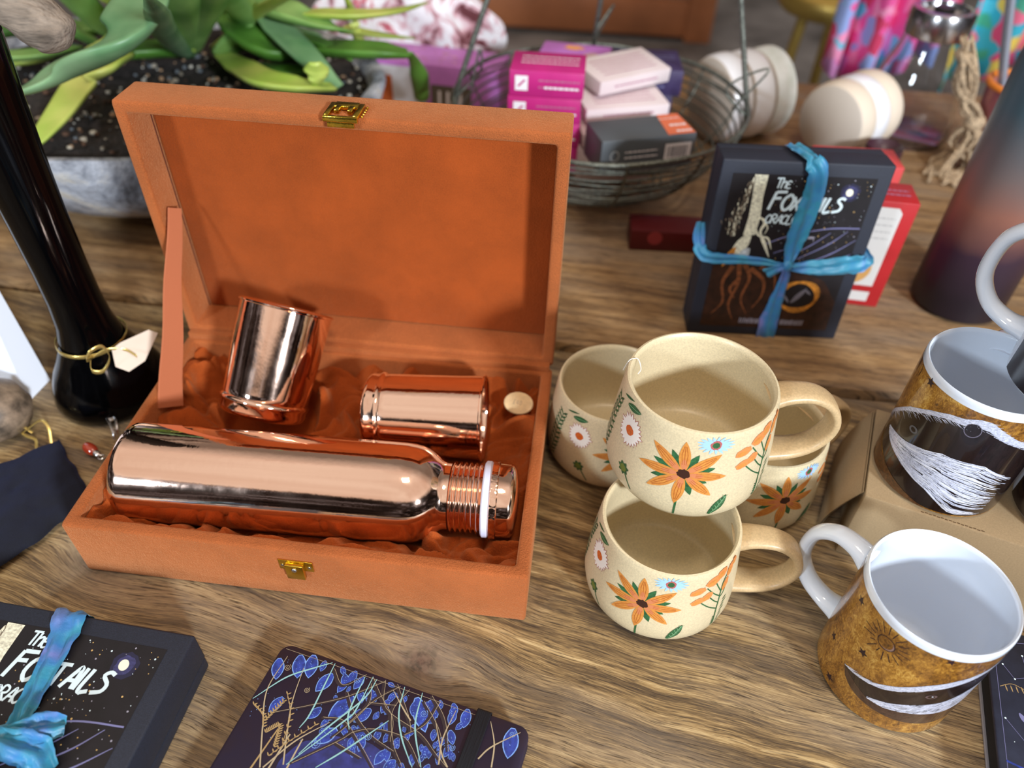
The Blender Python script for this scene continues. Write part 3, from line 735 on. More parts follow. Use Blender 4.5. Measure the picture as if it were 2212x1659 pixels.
def art_head(A, off=0):
    """long dark animal face with two white stripes"""
    prt(A, -212+off, 66+off, GOLDF)
    x0, x1 = (-155+off)*A.K, (-20+off)*A.K
    top = kk(A, [(-155, 31.5), (-144, 34.3), (-131, 38.5), (-115, 48), (-98.7, 59.5), (-82, 68), (-59, 75.8), (-47, 80), (-20, 82)], off)
    topb = kk(A, [(-155, 31.0), (-147, 32), (-134, 35), (-123, 38.5), (-114, 43.5), (-96.7, 54), (-78.7, 63), (-60, 71), (-47, 76), (-20, 78)], off)
    low = kk(A, [(-155, 30.5), (-150, 24), (-142, 20), (-132, 17.5), (-118, 16), (-100, 15), (-75, 15), (-40, 17), (-20, 20)], off)
    w2t = kk(A, [(-155, 31), (-128, 24), (-117, 28), (-98, 36), (-78, 43), (-62, 52), (-40, 58), (-20, 60)], off)
    w2b = kk(A, [(-155, 31), (-127, 22.5), (-114, 22.8), (-98, 26), (-83, 27.6), (-68, 29.5), (-55, 33.4), (-20, 40)], off)
    A.band((x0, x1), low, top, FURD, 1, 60, 6)
    A.band((x0, (-60+off)*A.K), low, w2b, FURB, 2, 40, 3)
    A.band((x0, x1), topb, top, FURW, 3, 60, 2)
    A.band(((-128+off)*A.K, x1), w2b, w2t, FURW, 3, 50, 3)
    hair(A, (-128+off)*A.K, (-40+off)*A.K, w2b, w2t, 220, mat('print_fur_pale', (232, 234, 246), .3, coat=.5), .3, 5)
    hair(A, (-128+off)*A.K, (-40+off)*A.K, w2b, w2t, 120, FURD, .25, 5)
    hair(A, x0, x1, kk(A, [(-155, 29), (-20, 76)], off), top, 90, FURB, .3, 2, 5)
    hair(A, x0, x1, topb, top, 160, MATS['print_fur_pale'], .35, 5, 4)
    ex, ez = (-90.6+off)*A.K, 48.5
    A.disk((ex, ez), 3.0, 2.0, mat('print_eye_ring', (96, 78, 78), .3, coat=.5), 4, .4); A.disk((ex, ez), 1.9, 1.4, FURD, 5, .4); A.disk((ex+.4, ez+.5), .5, .4, MATS['print_fur_pale'], 6)
    # round face in the sky with rays
    sc_ = ((-139+off)*A.K, 74.5)
    for k in range(18):
        an = 2*pi*k/18; r0 = 7.0; r1 = random.uniform(10, 15); A.strip([(sc_[0]+cos(an)*r0, sc_[1]+sin(an)*r0), (sc_[0]+cos(an)*r1, min(87.5, sc_[1]+sin(an)*r1))], .55, STARP, 1, 1)
    for k in range(20):
        a0_, a1_ = 2*pi*k/20, 2*pi*(k+1)/20; A.strip([(sc_[0]+cos(a0_)*5, sc_[1]+sin(a0_)*5), (sc_[0]+cos(a1_)*5, sc_[1]+sin(a1_)*5)], .6, STARP, 1, 1)
    for k in range(9):
        a0_ = -1.9+k*.3; A.strip([(sc_[0]+cos(a0_)*4.3, sc_[1]+sin(a0_)*4.3), (sc_[0]+cos(a0_+.3)*4.3, sc_[1]+sin(a0_+.3)*4.3)], .9*sin(pi*(k+.5)/9)+.1, mat('print_taupe', (150, 120, 110), .4), 2, 1)
    for th, z in ((-174, 79), (-179, 33), (-148.5, 53), (-160, 8), (-97, 86)): A.star(((th+off)*A.K, z), 3.6 if z < 84 else 2.8, STARP, 1, random.uniform(0, 1))
def artA(A): art_head(A, 0)
def artB(A):
    off = -68; prt(A, -212+off, 66+off, GOLDF)
    x0, x1 = -215*A.K, 10*A.K
    top = [(-215*A.K, 30), (-202*A.K, 40), (-173*A.K, 60.8), (-153*A.K, 71.5), (-137*A.K, 78), (-126*A.K, 80), (-116*A.K, 84), (-106*A.K, 84), (-97*A.K, 80), (-77*A.K, 72), (-40*A.K, 62), (10*A.K, 58)]
    topb = [(a_, z-(3.5+3*math.exp(-((a_/A.K+106)/22)**2))) for a_, z in top]
    low = [(-215*A.K, 28), (-195*A.K, 20), (-155*A.K, 9), (-120*A.K, 3), (-60*A.K, 3), (10*A.K, 10)]
    A.band((x0, x1), low, top, FURD, 1, 70, 6)
    A.band((x0, x1), topb, top, FURW, 3, 70, 2); hair(A, x0, x1, topb, top, 320, MATS['print_fur_pale'], .3, 5, 1); hair(A, x0, x1, [(a_, z-1) for a_, z in topb], topb, 160, FURW, .3, 5, -2)
    A.disk((-117*A.K, 74.5), 4.6, 5.4, mat('print_grey_line', (110, 104, 120), .3, coat=.5), 4); A.disk((-117*A.K, 74.7), 4.1, 4.9, FURD, 5)
    A.disk((-158*A.K, 51), 3.4, 2.6, mat('print_eye_grey', (92, 92, 96), .3, coat=.5), 4, .4); A.disk((-158*A.K, 51), 1.9, 1.5, FURD, 5)
    # fan of long white hairs
    src = Vector((-192*A.K, 32)); up_ = [(-190, 33), (-153, 41), (-127, 49), (-95, 51), (-60, 38)]; dn = [(-185, 30), (-154, 24), (-123, 17), (-98, 5), (-70, 3.2)]
    for k in range(420):
        t_ = random.random(); s0_ = random.uniform(0, .75); s1_ = min(1, s0_+random.uniform(.2, .34))
        def q(s_):
            u = interp(s_*4, [(i, p[0]) for i, p in enumerate(up_)]), interp(s_*4, [(i, p[1]) for i, p in enumerate(up_)])
            d_ = interp(s_*4, [(i, p[0]) for i, p in enumerate(dn)]), interp(s_*4, [(i, p[1]) for i, p in enumerate(dn)])
            return Vector((lerp(d_[0], u[0], t_)*A.K, lerp(d_[1], u[1], t_)))
        P_ = [q(lerp(s0_, s1_, i/4))+Vector((random.uniform(-.3, .3), random.uniform(-.4, .4)))*(i > 0) for i in range(5)]
        A.strip(P_, [.42, .5, .15], FURW if k % 2 else MATS['print_fur_pale'], 3+(k % 4), 1)
    A.star((-166*A.K, 86), 3.6, STARP, 2, .4); A.strip([(-186*A.K, 88), (-184*A.K, 84), (-185*A.K, 80)], .5, STARP, 2, 1)
    A.band((-212*A.K, -118*A.K), [(-212*A.K, 2.2), (-118*A.K, 2.2)], [(-212*A.K, 24), (-180*A.K, 15), (-150*A.K, 9), (-118*A.K, 2.6)], GOLDD, 4, 30, 3)
def artC(A):
    prt(A, 166, 470, FURD, 2.5, 90)
    for k in range(150):
        a_ = random.uniform(180, 360)*A.K; z = random.uniform(10, 80); A.strip([(a_, z), (a_+4, z+1)], [.4, .1], FURB, 1, 1)
gA = gold_mug('gold_print_mug', artA); mug_handle(gA, 137); gA.location = (.5273, -.0032, .0003)
tag(gA, 'white mug with gold leaf print and dark striped animal, standing on the table', 'mug', 'gold print mugs')
gB = gold_mug('gold_print_mug', artB); mug_handle(gB, 60); gB.location = (.5668, .1120, .0643)
tag(gB, 'white mug with a white brush-like fur print, standing on the kraft box', 'mug', 'gold print mugs')
gC = gold_mug('gold_print_mug', artC); mug_handle(gC, 142); gC.location = (.6085, .1010, .1583)
tag(gC, 'mug with dark print stacked on the rims, its white handle at the right edge', 'mug', 'gold print mugs')
gD = gold_mug('gold_print_mug', artC); mug_handle(gD, 20); gD.location = (.6500, .0880, .0643)
tag(gD, 'dark printed mug half out of frame at the right, beside the fur print mug', 'mug', 'gold print mugs')

# ---------------- kraft box under the mugs
kb = empty('kraft_box', (.5145, .0840, 0), radians(-17.5), 'plain brown kraft cardboard box with open side flap, under the stacked mugs', 'cardboard box')
k1 = MB(); k1.box((0, 0, .0003), (.23, .090, .0635), KRAFT, .0012)
k1b = k1.build('carton', kb)
k2 = MB()
for i in range(16): k2.box((.0345+i*.0024, .0012+(i % 2)*.0003, .06352), (.0345+i*.0024+.0017, .0019+(i % 2)*.0003, .0637), KRAFTD)
k2.build('tear_line', k1b)
k3 = MB(); k3.grid(lambda u, v: (-.001-.014*sin(v*1.7)*(1-.25*u), lerp(.003, .088, u)+.004*v, lerp(.0630, .006, v)), 8, 10, KRAFT)
k3.grid(lambda u, v: (-.002-.014*sin(v*1.7)*(1-.25*u), lerp(.003, .088, u)+.004*v, lerp(.0618, .006, v)), 8, 10, KRAFT)
k3.build('side_flap', kb, 60, recalc=False)

# ================================================================== ORACLE BOXES
BW, BH, BT = .139, .171, .036
def oracle_art(A):
    """local mm: x 0..139 right, y 0..171 up"""
    A.poly([(10, 9), (128, 9), (128, 160), (10, 160)], ARTB, 1)
    A.poly([(10, 9), (128, 9), (128, 40), (112, 62), (92, 70), (60, 78), (30, 74), (10, 76)], EARTH, 2)
    A.poly([(28, 159.5), (39, 159.5), (39, 140), (41, 121), (40, 105), (30, 104), (31, 121), (30, 140)], IVORY, 3)
    random.seed(11)
    for k in range(150):
        t_ = random.random(); x_ = lerp(29, 24, t_)-abs(random.gauss(0, 4.5))*(.3+t_); y_ = lerp(158, 106, t_)
        A.petal((x_, y_), (x_+random.uniform(-1.2, 1.4), y_-random.uniform(2, 5)), random.uniform(.5, 1.2), BARKP if k % 3 else IVORY, 4, 4, 1)
    A.strip([(40, 122), (46, 117), (44, 108), (50, 97), (57, 84)], [1.5, 3.2, 2, 3.4, .6], IVORY, 4, 2, 20)
    A.strip([(39, 110), (44, 104), (52, 102), (57, 92)], [3, 1.2, 2, .5], IVORY, 4, 2, 16); A.strip([(41, 121), (49, 113), (48, 106)], [.6, 1.2, .5], IVORY, 4, 1, 10)
    A.petal((36, 106), (24, 80), 11, IVORY, 4); A.petal((38, 92), (30, 76), 9, mat('print_silver', (186, 192, 196), .5, var=.3, vscale=300), 5); A.petal((26, 92), (18, 72), 6, AMBER, 4)
    for p in ([(33, 76), (36, 56), (32, 34), (39, 16)], [(38, 76), (45, 62), (42, 40), (50, 24)], [(44, 72), (58, 60), (60, 44), (54, 30)], [(28, 74), (22, 56), (26, 36), (18, 22)], [(52, 74), (66, 66), (70, 50)], [(36, 60), (30, 50), (36, 40)]):
        A.strip(p, [4.5, 3, 2, .6], ROOTP, 3, 2, 20)
    for k in range(26):
        a0_, a1_ = 2*pi*k/26, 2*pi*(k+1)/26; f_ = lambda a_: (93+cos(a_)*17, 45+sin(a_)*15)
        A.strip([f_(a0_), f_(a1_)], 4.2+1.6*sin(a0_*3), AMBER, 3, 1)
    A.disk((93, 45), 14, 12, ARTB, 4); A.petal((88, 38), (99, 54), 5, mat('print_fox_grey', (110, 106, 116), .5), 5); A.petal((98, 52), (104, 47), 2.4, MATS['print_fox_grey'], 5); A.petal((86, 38), (80, 46), 2.4, MATS['print_fox_grey'], 5)
    A.strip([(52, 97), (66, 104), (85, 110), (104, 114), (127, 115)], 1.0, HILLP, 3, 1, 24)
    for p in ([(72, 84), (90, 97), (104, 110)], [(80, 82), (104, 98), (118, 112)], [(88, 78), (110, 90), (127, 104)], [(96, 76), (127, 90)], [(60, 88), (76, 96), (86, 108)]): A.strip(p, [.5, 1.0, .4], HILLP, 3, 1, 12)
    A.petal((84, 104), (92, 105), 2.6, GREYT, 4); A.petal((90, 105), (91.5, 101.5), .8, GREYT, 4); A.petal((85, 104), (84.5, 101), .8, GREYT, 4)
    A.disk((109, 147), 8, 8, mat('print_moon_outer', (34, 34, 60), .5), 2, rough=.08); A.disk((109, 147), 5.5, 6, HALO, 3, rough=.1); A.disk((108.5, 147), 2.9, 3.4, MOONP, 4, .4)
    for k in range(130):
        x_, y_ = random.uniform(50, 126), random.uniform(106, 158)
        if k > 95: x_, y_ = random.uniform(66, 100), random.uniform(112, 140)
        r_ = random.choice((.22, .3, .42, .6)); A.disk((x_, y_), r_, r_, (ARTW, DOTG, GREYT)[k % 3], 2, 0, 6)
    for k in range(30): x_, y_ = random.uniform(60, 126), random.uniform(78, 108); A.disk((x_, y_), .4, .4, (DOTG, GREYT)[k % 2], 3, 0, 6)
    text(A, 'Th', 46, 148.5, 8.5, ARTW, .16, 5, .62, lean=.12); text(A, 'E', 55.5, 148.5, 6.6, ARTW, .19, 5, lean=.12)
    text(A, 'FO', 45.5, 129, 14.5, ARTW, .17, 5, .58, big=(0,), lean=.2); text(A, 'XT', 63.5, 129, 12.5, ARTW, .17, 5, .56, lean=.15); text(A, 'AILS', 80, 129, 12.8, ARTW, .18, 5, .56, lean=.16)
    text(A, 'ORACLE', 45.5, 116.5, 8.0, ARTW, .16, 5, .56, lean=.12)
    for (xa, xb) in ((46, 66), (84, 106)):      # small blurred line of lettering, unreadable in the photo
        x_ = xa
        while x_ < xb: A.strip([(x_, 8.5+5), (x_+.3, 13.5+5.5+random.uniform(-.8, .4))], .9, GREYT, 5, 1); x_ += random.uniform(1.3, 2.2)
def oracle_box(name, label, M, group='black boxed card decks with blue ribbon'):
    """M maps local (x right, y up the face, z out of the face; back at z=0) to the world"""
    e = empty(name, M.translation, label=label, cat='boxed card deck', group=group)
    M0 = Matrix.Translation(-M.translation) @ M
    b = MB(); b.box((0, 0, 0), (BW, BH, BT*.28), BLACKC, .0012, M0); b.build('box_base', e)
    l_ = MB(); l_.box((-.0004, -.0004, BT*.29), (BW+.0004, BH+.0004, BT), BLACKC, .0016, M0, 3)
    lo = l_.build('box_lid', e)
    a_ = MB(); oracle_art(Art(a_, lambda x, y, l: M0 @ Vector((x/1000, y/1000, BT+.00010+.00006*l)))); a_.build('cover_print', lo, 180, recalc=False)
    return e, M0
def silk_strip(mb, pts, widths, M0, n=60, h=.0012, seed=0, fold=.0011):
    """soft ribbon: points (x,y,z) local metres, z = height; ruffled across"""
    P = bez(pts, n)
    W_ = [interp(i/n*(len(widths)-1), list(enumerate(widths))) for i in range(n+1)]
    def fn(u, v):
        i = int(round(u*n)); p = P[i]; d = (P[min(i+1, n)]-P[max(i-1, 0)]).normalized()
        up = Vector((0, 0, 1)) if abs(d.z) < .75 else Vector((0, 1, 0)); s_ = d.cross(up).normalized(); nn = s_.cross(d)
        k = v-.5; wob = 1+.12*mnoise.noise(Vector((i*.35, seed, 0)))
        q = p+s_*(k*W_[i]*wob)+nn*(h*.3+fold*(1+sin(v*11+i*.13+seed))+fold*.8*mnoise.noise(Vector((i*.22, v*7, seed))))
        return M0 @ q
    mb.grid(fn, n+1, 13, SILK)
# --- standing box behind
M1 = Matrix.Translation((.4220, .3210, .0006)) @ Matrix.Rotation(.071, 4, 'Z') @ Matrix.Rotation(-.065, 4, 'X') @ Matrix(((1, 0, 0, 0), (0, 0, -1, BT), (0, 1, 0, 0), (0, 0, 0, 1)))
M1 = Matrix.Translation((0, 0, 0)) @ M1
ob1, m0 = oracle_box('oracle_card_box', 'black card deck box standing upright behind the floral mugs, tied with blue silk', M1)
rb = MB(); Z = BT+.0009
silk_strip(rb, [(.062, BH+.0012, .004), (.066, BH+.0018, .02), (.070, BH+.0016, BT-.002), (.076, BH-.004, BT+.0035), (.079, .148, Z), (.078, .130, Z), (.0755, .108, Z), (.0745, .090, Z), (.074, .078, Z+.003)], [.013, .014, .015, .016, .017, .018, .017, .013, .006], m0, 70, seed=1, fold=.0012)
silk_strip(rb, [(.073, .079, Z+.003), (.0755, .064, Z), (.074, .040, Z), (.0725, .020, Z), (.073, .004, Z), (.073, -.0012, BT-.001), (.073, .001, BT-.01)], [.006, .009, .012, .017, .017, .016, .012], m0, 50, seed=4, fold=.001)
silk_strip(rb, [(-.0030, .104, BT-.020), (-.0055, .094, BT-.006), (-.001, .086, BT+.003), (.012, .082, Z+.001), (.034, .081, Z), (.058, .079, Z), (.073, .0785, Z+.003)], [.008, .011, .011, .010, .009, .007, .004], m0, 50, seed=7, fold=.0009)
silk_strip(rb, [(.074, .078, Z+.003), (.090, .077, Z), (.106, .077, Z), (.124, .080, Z), (.1375, .083, Z+.001), (.1415, .085, BT-.004), (.1408, .086, BT-.02)], [.005, .012, .015, .019, .019, .014, .010], m0, 50, seed=9, fold=.0014)
silk_strip(rb, [(.073, .079, Z+.004), (.066, .076, Z+.004), (.058, .069, Z+.001)], [.004, .009, .012], m0, 14, seed=3)
r1 = rb.build('silk_ribbon', ob1, 180, recalc=False); kn_ = MB(); kn_.ball((.0735, .0785, Z+.004), (.0048, .0052, .0034), SILK, 14, m0); kn_.build('knot', r1)
# --- lying box, front left
q = Vector((.1090, -.0545, 0)); M2 = Matrix.Translation(q) @ Matrix.Rotation(-.0505, 4, 'Z') @ Matrix.Translation((-BW, -BH, .0004))
ob2, m0 = oracle_box('oracle_card_box', 'black card deck box lying flat at the front left corner, tied with turquoise silk', M2)
rb = MB(); Z = BT+.0006
silk_strip(rb, [(.062, BH+.0012, .004), (.062, BH+.0016, .022), (.062, BH+.0012, BT-.002), (.0625, BH-.003, BT+.0022), (.0655, .158, Z), (.0685, .140, Z), (.0705, .122, Z), (.0715, .108, Z), (.072, .098, Z+.002)], [.018, .020, .021, .020, .018, .0145, .0125, .0105, .008], m0, 70, seed=2, fold=.0012)
silk_strip(rb, [(.070, .100, Z+.003), (.080, .101, Z+.006), (.090, .1045, Z+.006), (.099, .108, Z+.003)], [.006, .014, .017, .010], m0, 24, seed=5, fold=.002)
silk_strip(rb, [(.070, .098, Z+.004), (.082, .094, Z+.008), (.094, .092, Z+.005), (.102, .086, Z+.002)], [.008, .017, .018, .014], m0, 24, seed=6, fold=.0024)
silk_strip(rb, [(.070, .098, Z+.003), (.055, .096, Z+.002), (.03, .094, Z), (.002, .092, Z+.001)], [.006, .011, .013, .013], m0, 24, seed=12, fold=.0012)
silk_strip(rb, [(.071, .098, Z+.003), (.072, .08, Z+.001), (.072, .05, Z), (.072, .01, Z)], [.006, .011, .015, .015], m0, 24, seed=13, fold=.0012)
r2 = rb.build('silk_ribbon', ob2, 180, recalc=False); kn_ = MB(); kn_.ball((.0705, .0985, Z+.006), (.0052, .0052, .0036), SILK, 14, m0); kn_.build('knot', r2)

# ================================================================== NOTEBOOK
NBM = Matrix.Translation((.15370, -.04388, 0)) @ Matrix.Rotation(-.2095, 4, 'Z')
nb = empty('notebook', (.15370, -.04388, 0), -.2095, 'blue and brown forest-patterned notebook with an elastic band, front centre', 'notebook')
def rrect(x0, y0, x1, y1, r, n=8):
    pts = []
    for cx, cy, a0 in ((x1-r, y1-r, 0), (x0+r, y1-r, pi/2), (x0+r, y0+r, pi), (x1-r, y0+r, 3*pi/2)):
        for k in range(n+1): a_ = a0+pi/2*k/n; pts.append((cx+cos(a_)*r, cy+sin(a_)*r))
    return pts
def slab(mb, pts, z0, z1, m, e=.0004):
    n = len(pts); cx = sum(p[0] for p in pts)/n; cy = sum(p[1] for p in pts)/n
    def ins(d): return [(p[0]+(cx-p[0])/max(1e-6, math.hypot(cx-p[0], cy-p[1]))*d, p[1]+(cy-p[1])/max(1e-6, math.hypot(cx-p[0], cy-p[1]))*d) for p in pts]
    rings = [(ins(e), z0), (pts, z0+e), (pts, z1-e), (ins(e), z1)]
    vs = [(x_, y_, z_) for pp, z_ in rings for x_, y_ in pp]
    fs = [(i*n+k, i*n+(k+1) % n, (i+1)*n+(k+1) % n, (i+1)*n+k) for i in range(3) for k in range(n)]+[list(range(n))[::-1], [3*n+k for k in range(n)]]
    mb.add(vs, fs, m)
NBC = mat('notebook_cover_brown', (50, 34, 40), .55, col2=(38, 32, 58), vscale=22)
c1 = MB(); slab(c1, rrect(0, -.2, .1600, .0035, .007), .0105, .0130, NBC)
def nart(A):
    BL = mat('print_royal_blue', (42, 62, 150), .5, var=.3, vscale=260); BLL = mat('print_light_blue', (120, 160, 230), .5, var=.2, vscale=400)
    LG = mat('print_pale_teal', (142, 190, 190), .5); LT = mat('print_pale_twig', (176, 158, 128), .5); GO = mat('print_gold_twig', (164, 136, 92), .5); DK = mat('print_branch_dark', (42, 28, 34), .55); NI = mat('print_night_blue', (42, 46, 110), .5, var=.3, vscale=120)
    A.disk((74, -62), 40, 28, NI, 1, 0, 56, .02)
    for x0_, x1_ in ((32, 20), (40, 34), (104, 112), (112, 124), (24, 8), (118, 122)): A.strip([(x0_, -44), ((x0_+x1_)/2+2, -90), (x1_, -140), (x1_-2, -196)], [.8, 1.6, 2.4], LT if x0_ > 30 else GO, 5, 1, 30)
    B_ = [(13.4, -0.3, 18.9, -14.1), (20.9, 2.3, 25.1, -11.9), (29.5, 1.3, 30.0, -5.8), (37.7, -4.6, 33.1, -17.6), (40.4, 1.2, 44.7, -3.1), (50.0, 1.6, 48.9, -7.4), (55.8, -0.2, 53.6, -9.0), (55.4, -12.5, 48.0, -30.5), (41.1, -24.9, 37.1, -33.0), (55.8, -33.0, 47.0, -43.8), (67.6, -4.6, 66.3, -11.5), (76.5, -3.3, 76.7, -9.7), (71.0, 1.3, 75.8, 0.2), (68.6, -16.2, 62.5, -26.3), (73.7, -17.1, 73.6, -20.7), (90.6, -1.2, 103.5, -18.1), (84.6, -2.4, 84.8, -6.9), (98.6, -0.2, 106.6, -8.3), (104.2, 1.8, 107.0, -2.7), (121.5, 2.3, 123.0, -8.7), (107.6, -14.9, 109.3, -21.2), (116.0, -18.0, 116.9, -20.2), (109.4, -25.4, 110.8, -30.7), (122.6, -23.3, 124.3, -27.6), (103.8, -24.8, 106.4, -28.9), (149.9, 0.7, 152.2, -16.3), (66.3, -33.6, 65.9, -39.7), (81.1, -18.9, 82.7, -26.2), (90.4, -19.2, 92.6, -21.9), (17.2, -26.8, 13.8, -37.1), (112.1, 2.7, 116.3, -3.1), (2.4, -6.4, 7.5, -19.0), (115.5, -27.4, 116.5, -32.0), (86.6, -34.2, 83.9, -43.3)]
    random.seed(3)
    for k in range(70):
        x_, y_ = random.uniform(44, 124), random.uniform(-40, 0); an = random.uniform(-2.2, -.9); l_ = random.uniform(3, 9)
        if y_+sin(an)*l_ < -45: continue
        B_.append((x_, y_, x_+cos(an)*l_, y_+sin(an)*l_))
    for a_, b_, c_, d_ in B_:
        L_ = math.hypot(c_-a_, d_-b_); w_ = max(2.2, min(8.5, L_*.52))
        A.petal((a_, b_), (c_, d_), w_*1.08, BLL, 2); A.petal((lerp(a_, c_, .03), lerp(b_, d_, .03)), (lerp(a_, c_, .96), lerp(b_, d_, .96)), w_*.92, BL, 3)
        for k in range(4): t_ = random.uniform(.2, .8); A.disk((lerp(a_, c_, t_)+random.uniform(-.2, .2)*w_, lerp(b_, d_, t_)), .22, .22, BLL, 4, 0, 6)
    for p in ([(68.5, 1), (51.0, -15.0), (32.7, -26.9), (14, -38)], [(36, -2), (46.0, -9.3), (56, 1)], [(40, -58), (58.9, -38.7), (64.4, -31.7), (75.4, -26.2), (91.2, -24.9), (98.2, -28.4), (107.3, -36.8)], [(61.1, -3), (65.1, -14.7), (59.0, -30.1), (54.3, -38.7)], [(68.1, 1.6), (75.8, -13.6), (99.9, -20.2), (111.8, -27.0), (120.9, -32.1)], [(75.8, 1.7), (89.2, -12.6), (94.9, -21.1)], [(57.0, -40.3), (74.9, -43.2)], [(65.5, -13.6), (80.7, -10.1)], [(78.1, 1), (67.9, -10.9), (58.6, -29.4)], [(94.9, -2.4), (107.7, -13.1), (113.2, -19.8)], [(98, 2), (110, -8), (119, -24)], [(50, -12), (60, -22), (74, -30), (90, -34)], [(84, 1), (80, -14), (88, -30), (98, -40)], [(44, -30), (56, -28), (70, -36), (84, -46)], [(104, 1), (101, -14), (92, -24)], [(60, 1), (70, -8), (82, -18), (86, -30)]):
        A.strip(p, [1.4, 2.2, 1.6, 1.], DK, 5, 2, 20); A.strip([(x_+.9, y_+.7) for x_, y_ in p], .22, LT, 6, 1, 20)
    for p in ([(1, -33.3), (12.5, -15.8), (25.1, -5.2), (34.1, 1.5)], [(35.8, 1.6), (36.3, -12.7), (36.8, -30.8), (35.1, -39.3)], [(61.2, 1.7), (60.6, -18.9), (57.4, -27.2), (38.5, -59.1)], [(81.5, 2.2), (84.5, -12.4), (92.3, -25.4), (104.2, -37.9)], [(92.8, 2.4), (96.7, -17.0), (108.8, -36.3)], [(56.6, 0.1), (57.4, -21.9), (62.1, -30.8)], [(81.1, -18.9), (65.1, -41.7), (54.4, -55.2)], [(64, 1), (62, -12), (50, -34), (42, -52)]): A.strip(p, [.4, .9, .9, .4], LG, 7, 1, 24)
    for p in ([(19.4, -7.1), (23.8, -28.2), (31.9, -48.2), (37.0, -59.6)], [(6.4, -3.8), (6.0, -26.1), (15.2, -45.4), (25.8, -65.1)], [(49.9, -30.7), (36.6, -46.5), (27.3, -64.6)], [(106.4, -10.1), (116.4, -25.4), (122.5, -31.5)], [(115.3, -0.7), (114.2, -17.8), (117.3, -31.7)], [(154.6, -0.3), (141.6, -13.3), (136.8, -21.7)], [(136.4, 0), (142.6, -11.3), (145.3, -23.6)], [(75.8, -1.7), (86.2, -10.0), (93.0, -14.8)]): A.strip(p, [.3, .8, .8], LT, 7, 1, 20)
    for p in ([(3.6, -36.2), (11.6, -39.7), (15.6, -45.3)], [(18.6, -29.1), (14.2, -42.3)], [(18.7, -24.5), (26.6, -34.4), (30.4, -48.7)], [(42.9, -34.9), (33.5, -47.6), (26.9, -58.2)], [(24.6, -42.2), (27.5, -53.1)], [(23.3, -41.7), (18.5, -47.7)]):
        P_ = bez([Vector(v).to_3d() for v in p], 8); A.strip([v.to_2d() for v in P_], .4, GO, 7, 1)
        for k, v in enumerate(P_):
            for s_ in (-1, 1): A.petal((v.x, v.y), (v.x+s_*1.6, v.y+1.6), .8, GO, 7, 4, 1)
    for c_ in ((53, -3.5, 1.8), (98.5, -8.5, 2.1), (28, -18.5, 1.6), (48, -44, 2.6), (74, -31, 1.8), (150.5, -2.8, 1.7), (121, -21, 1.6), (10, -10, 2.)):
        P_ = [(c_[0]+cos(t_*.6)*c_[2]*t_/20, c_[1]+sin(t_*.6)*c_[2]*t_/20) for t_ in range(2, 24)]; A.strip(P_, .28, LT if c_[0] < 30 else BLL, 7, 1)
    for k in range(90): A.disk((random.uniform(3, 150), random.uniform(-50, 0)), .22, .22, BLL, 4, 0, 6)
    A.strip([(3, .2), (60, .6), (120, .6), (134, .4)], .18, LT, 7, 1)
nart(Art(c1, lambda x, y, l: Vector((x/1000, y/1000, .0130+.00008+.00003*l)))) 
c1.build('cover', nb, 60, recalc=False)
c2 = MB(); slab(c2, rrect(.001, -.199, .1590, .0025, .006), .0022, .0106, mat('cream_pages', (206, 196, 174), .8, stretch=(.1, .1, 6), var=.15, vscale=300), .0002); c2.build('page_block', nb)
c3 = MB(); slab(c3, rrect(0, -.2, .1600, .0035, .007), .0003, .0022, NBC); c3.build('back_cover', nb)
c4 = MB()
EL = mat('black_elastic', (16, 20, 30), .7, bump=.6, bscale=2000, stretch=(1, .05, 1))
def eb(u, v):
    pr_ = [(-.2, .0137), (.0035, .0137), (.0044, .0130), (.0044, 0.002), (.0035, .0002), (-.2, .0002)]
    i = min(5, int(round(u*5))); y_, z_ = pr_[i]; k = v*10; return (lerp(.1270, .1355, v), y_, z_+(.00012*(int(round(k)) % 2) if i < 2 else 0))
c4.grid(eb, 6, 19, EL); o = c4.build('elastic_band', nb, 60, recalc=False); sd = o.modifiers.new('s', 'SOLIDIFY'); sd.thickness = .0006; sd.offset = 1
# notebook at the right front corner
a_ = atan2(.00616+.05726, .58732-.57215)
jn = empty('journal', (.58732, .00616, 0), a_-pi/2, 'dark blue constellation-patterned journal at the bottom right edge', 'notebook')
j1 = MB(); slab(j1, rrect(0, -.21, .15, .022, .004), .0003, .0022, mat('pale_card_edge', (150, 146, 150), .7)); j1.build('back_cover', jn)
j2 = MB(); slab(j2, rrect(.0012, -.208, .149, .020, .003), .0022, .0142, mat('black_page_block', (8, 8, 12), .8)); j2.build('page_block', jn)
j3 = MB(); slab(j3, rrect(0, -.21, .15, .022, .004), .0142, .0166, mat('journal_navy', (30, 34, 52), .5, col2=(46, 52, 74), vscale=60))
A = Art(j3, lambda x, y, l: Vector((x/1000, y/1000, .0166+.0001+.00004*l))); random.seed(21)
A.strip([(4, 20), (4.2, -60), (4, -200)], .25, HILLP, 1, 1)
for k in range(60): r_ = random.choice((.25, .35, .6)); A.disk((random.uniform(5, 140), random.uniform(-120, 18)), r_, r_, ARTW, 2, 0, 8)
for p in ([(8, -4), (14, -12), (22, -8), (20, 6)], [(6, -40), (16, -52), (28, -48)], [(22, -8), (34, -20)], [(10, 12), (24, 16), (30, 4)]):
    A.strip(p, .25, HILLP, 2, 1)
    for c_ in p: A.disk(c_, .6, .6, ARTW, 3, 0, 8)
A.strip([(5, -20), (12, -16), (20, -17), (26, -10)], .4, GO_ := mat('print_gold_twig', (164, 136, 92)), 2, 1, 12)
for k in range(6): A.petal((8+k*3, -18+k*.6), (9+k*3, -22+k*.6), .8, GO_, 2, 4, 1)
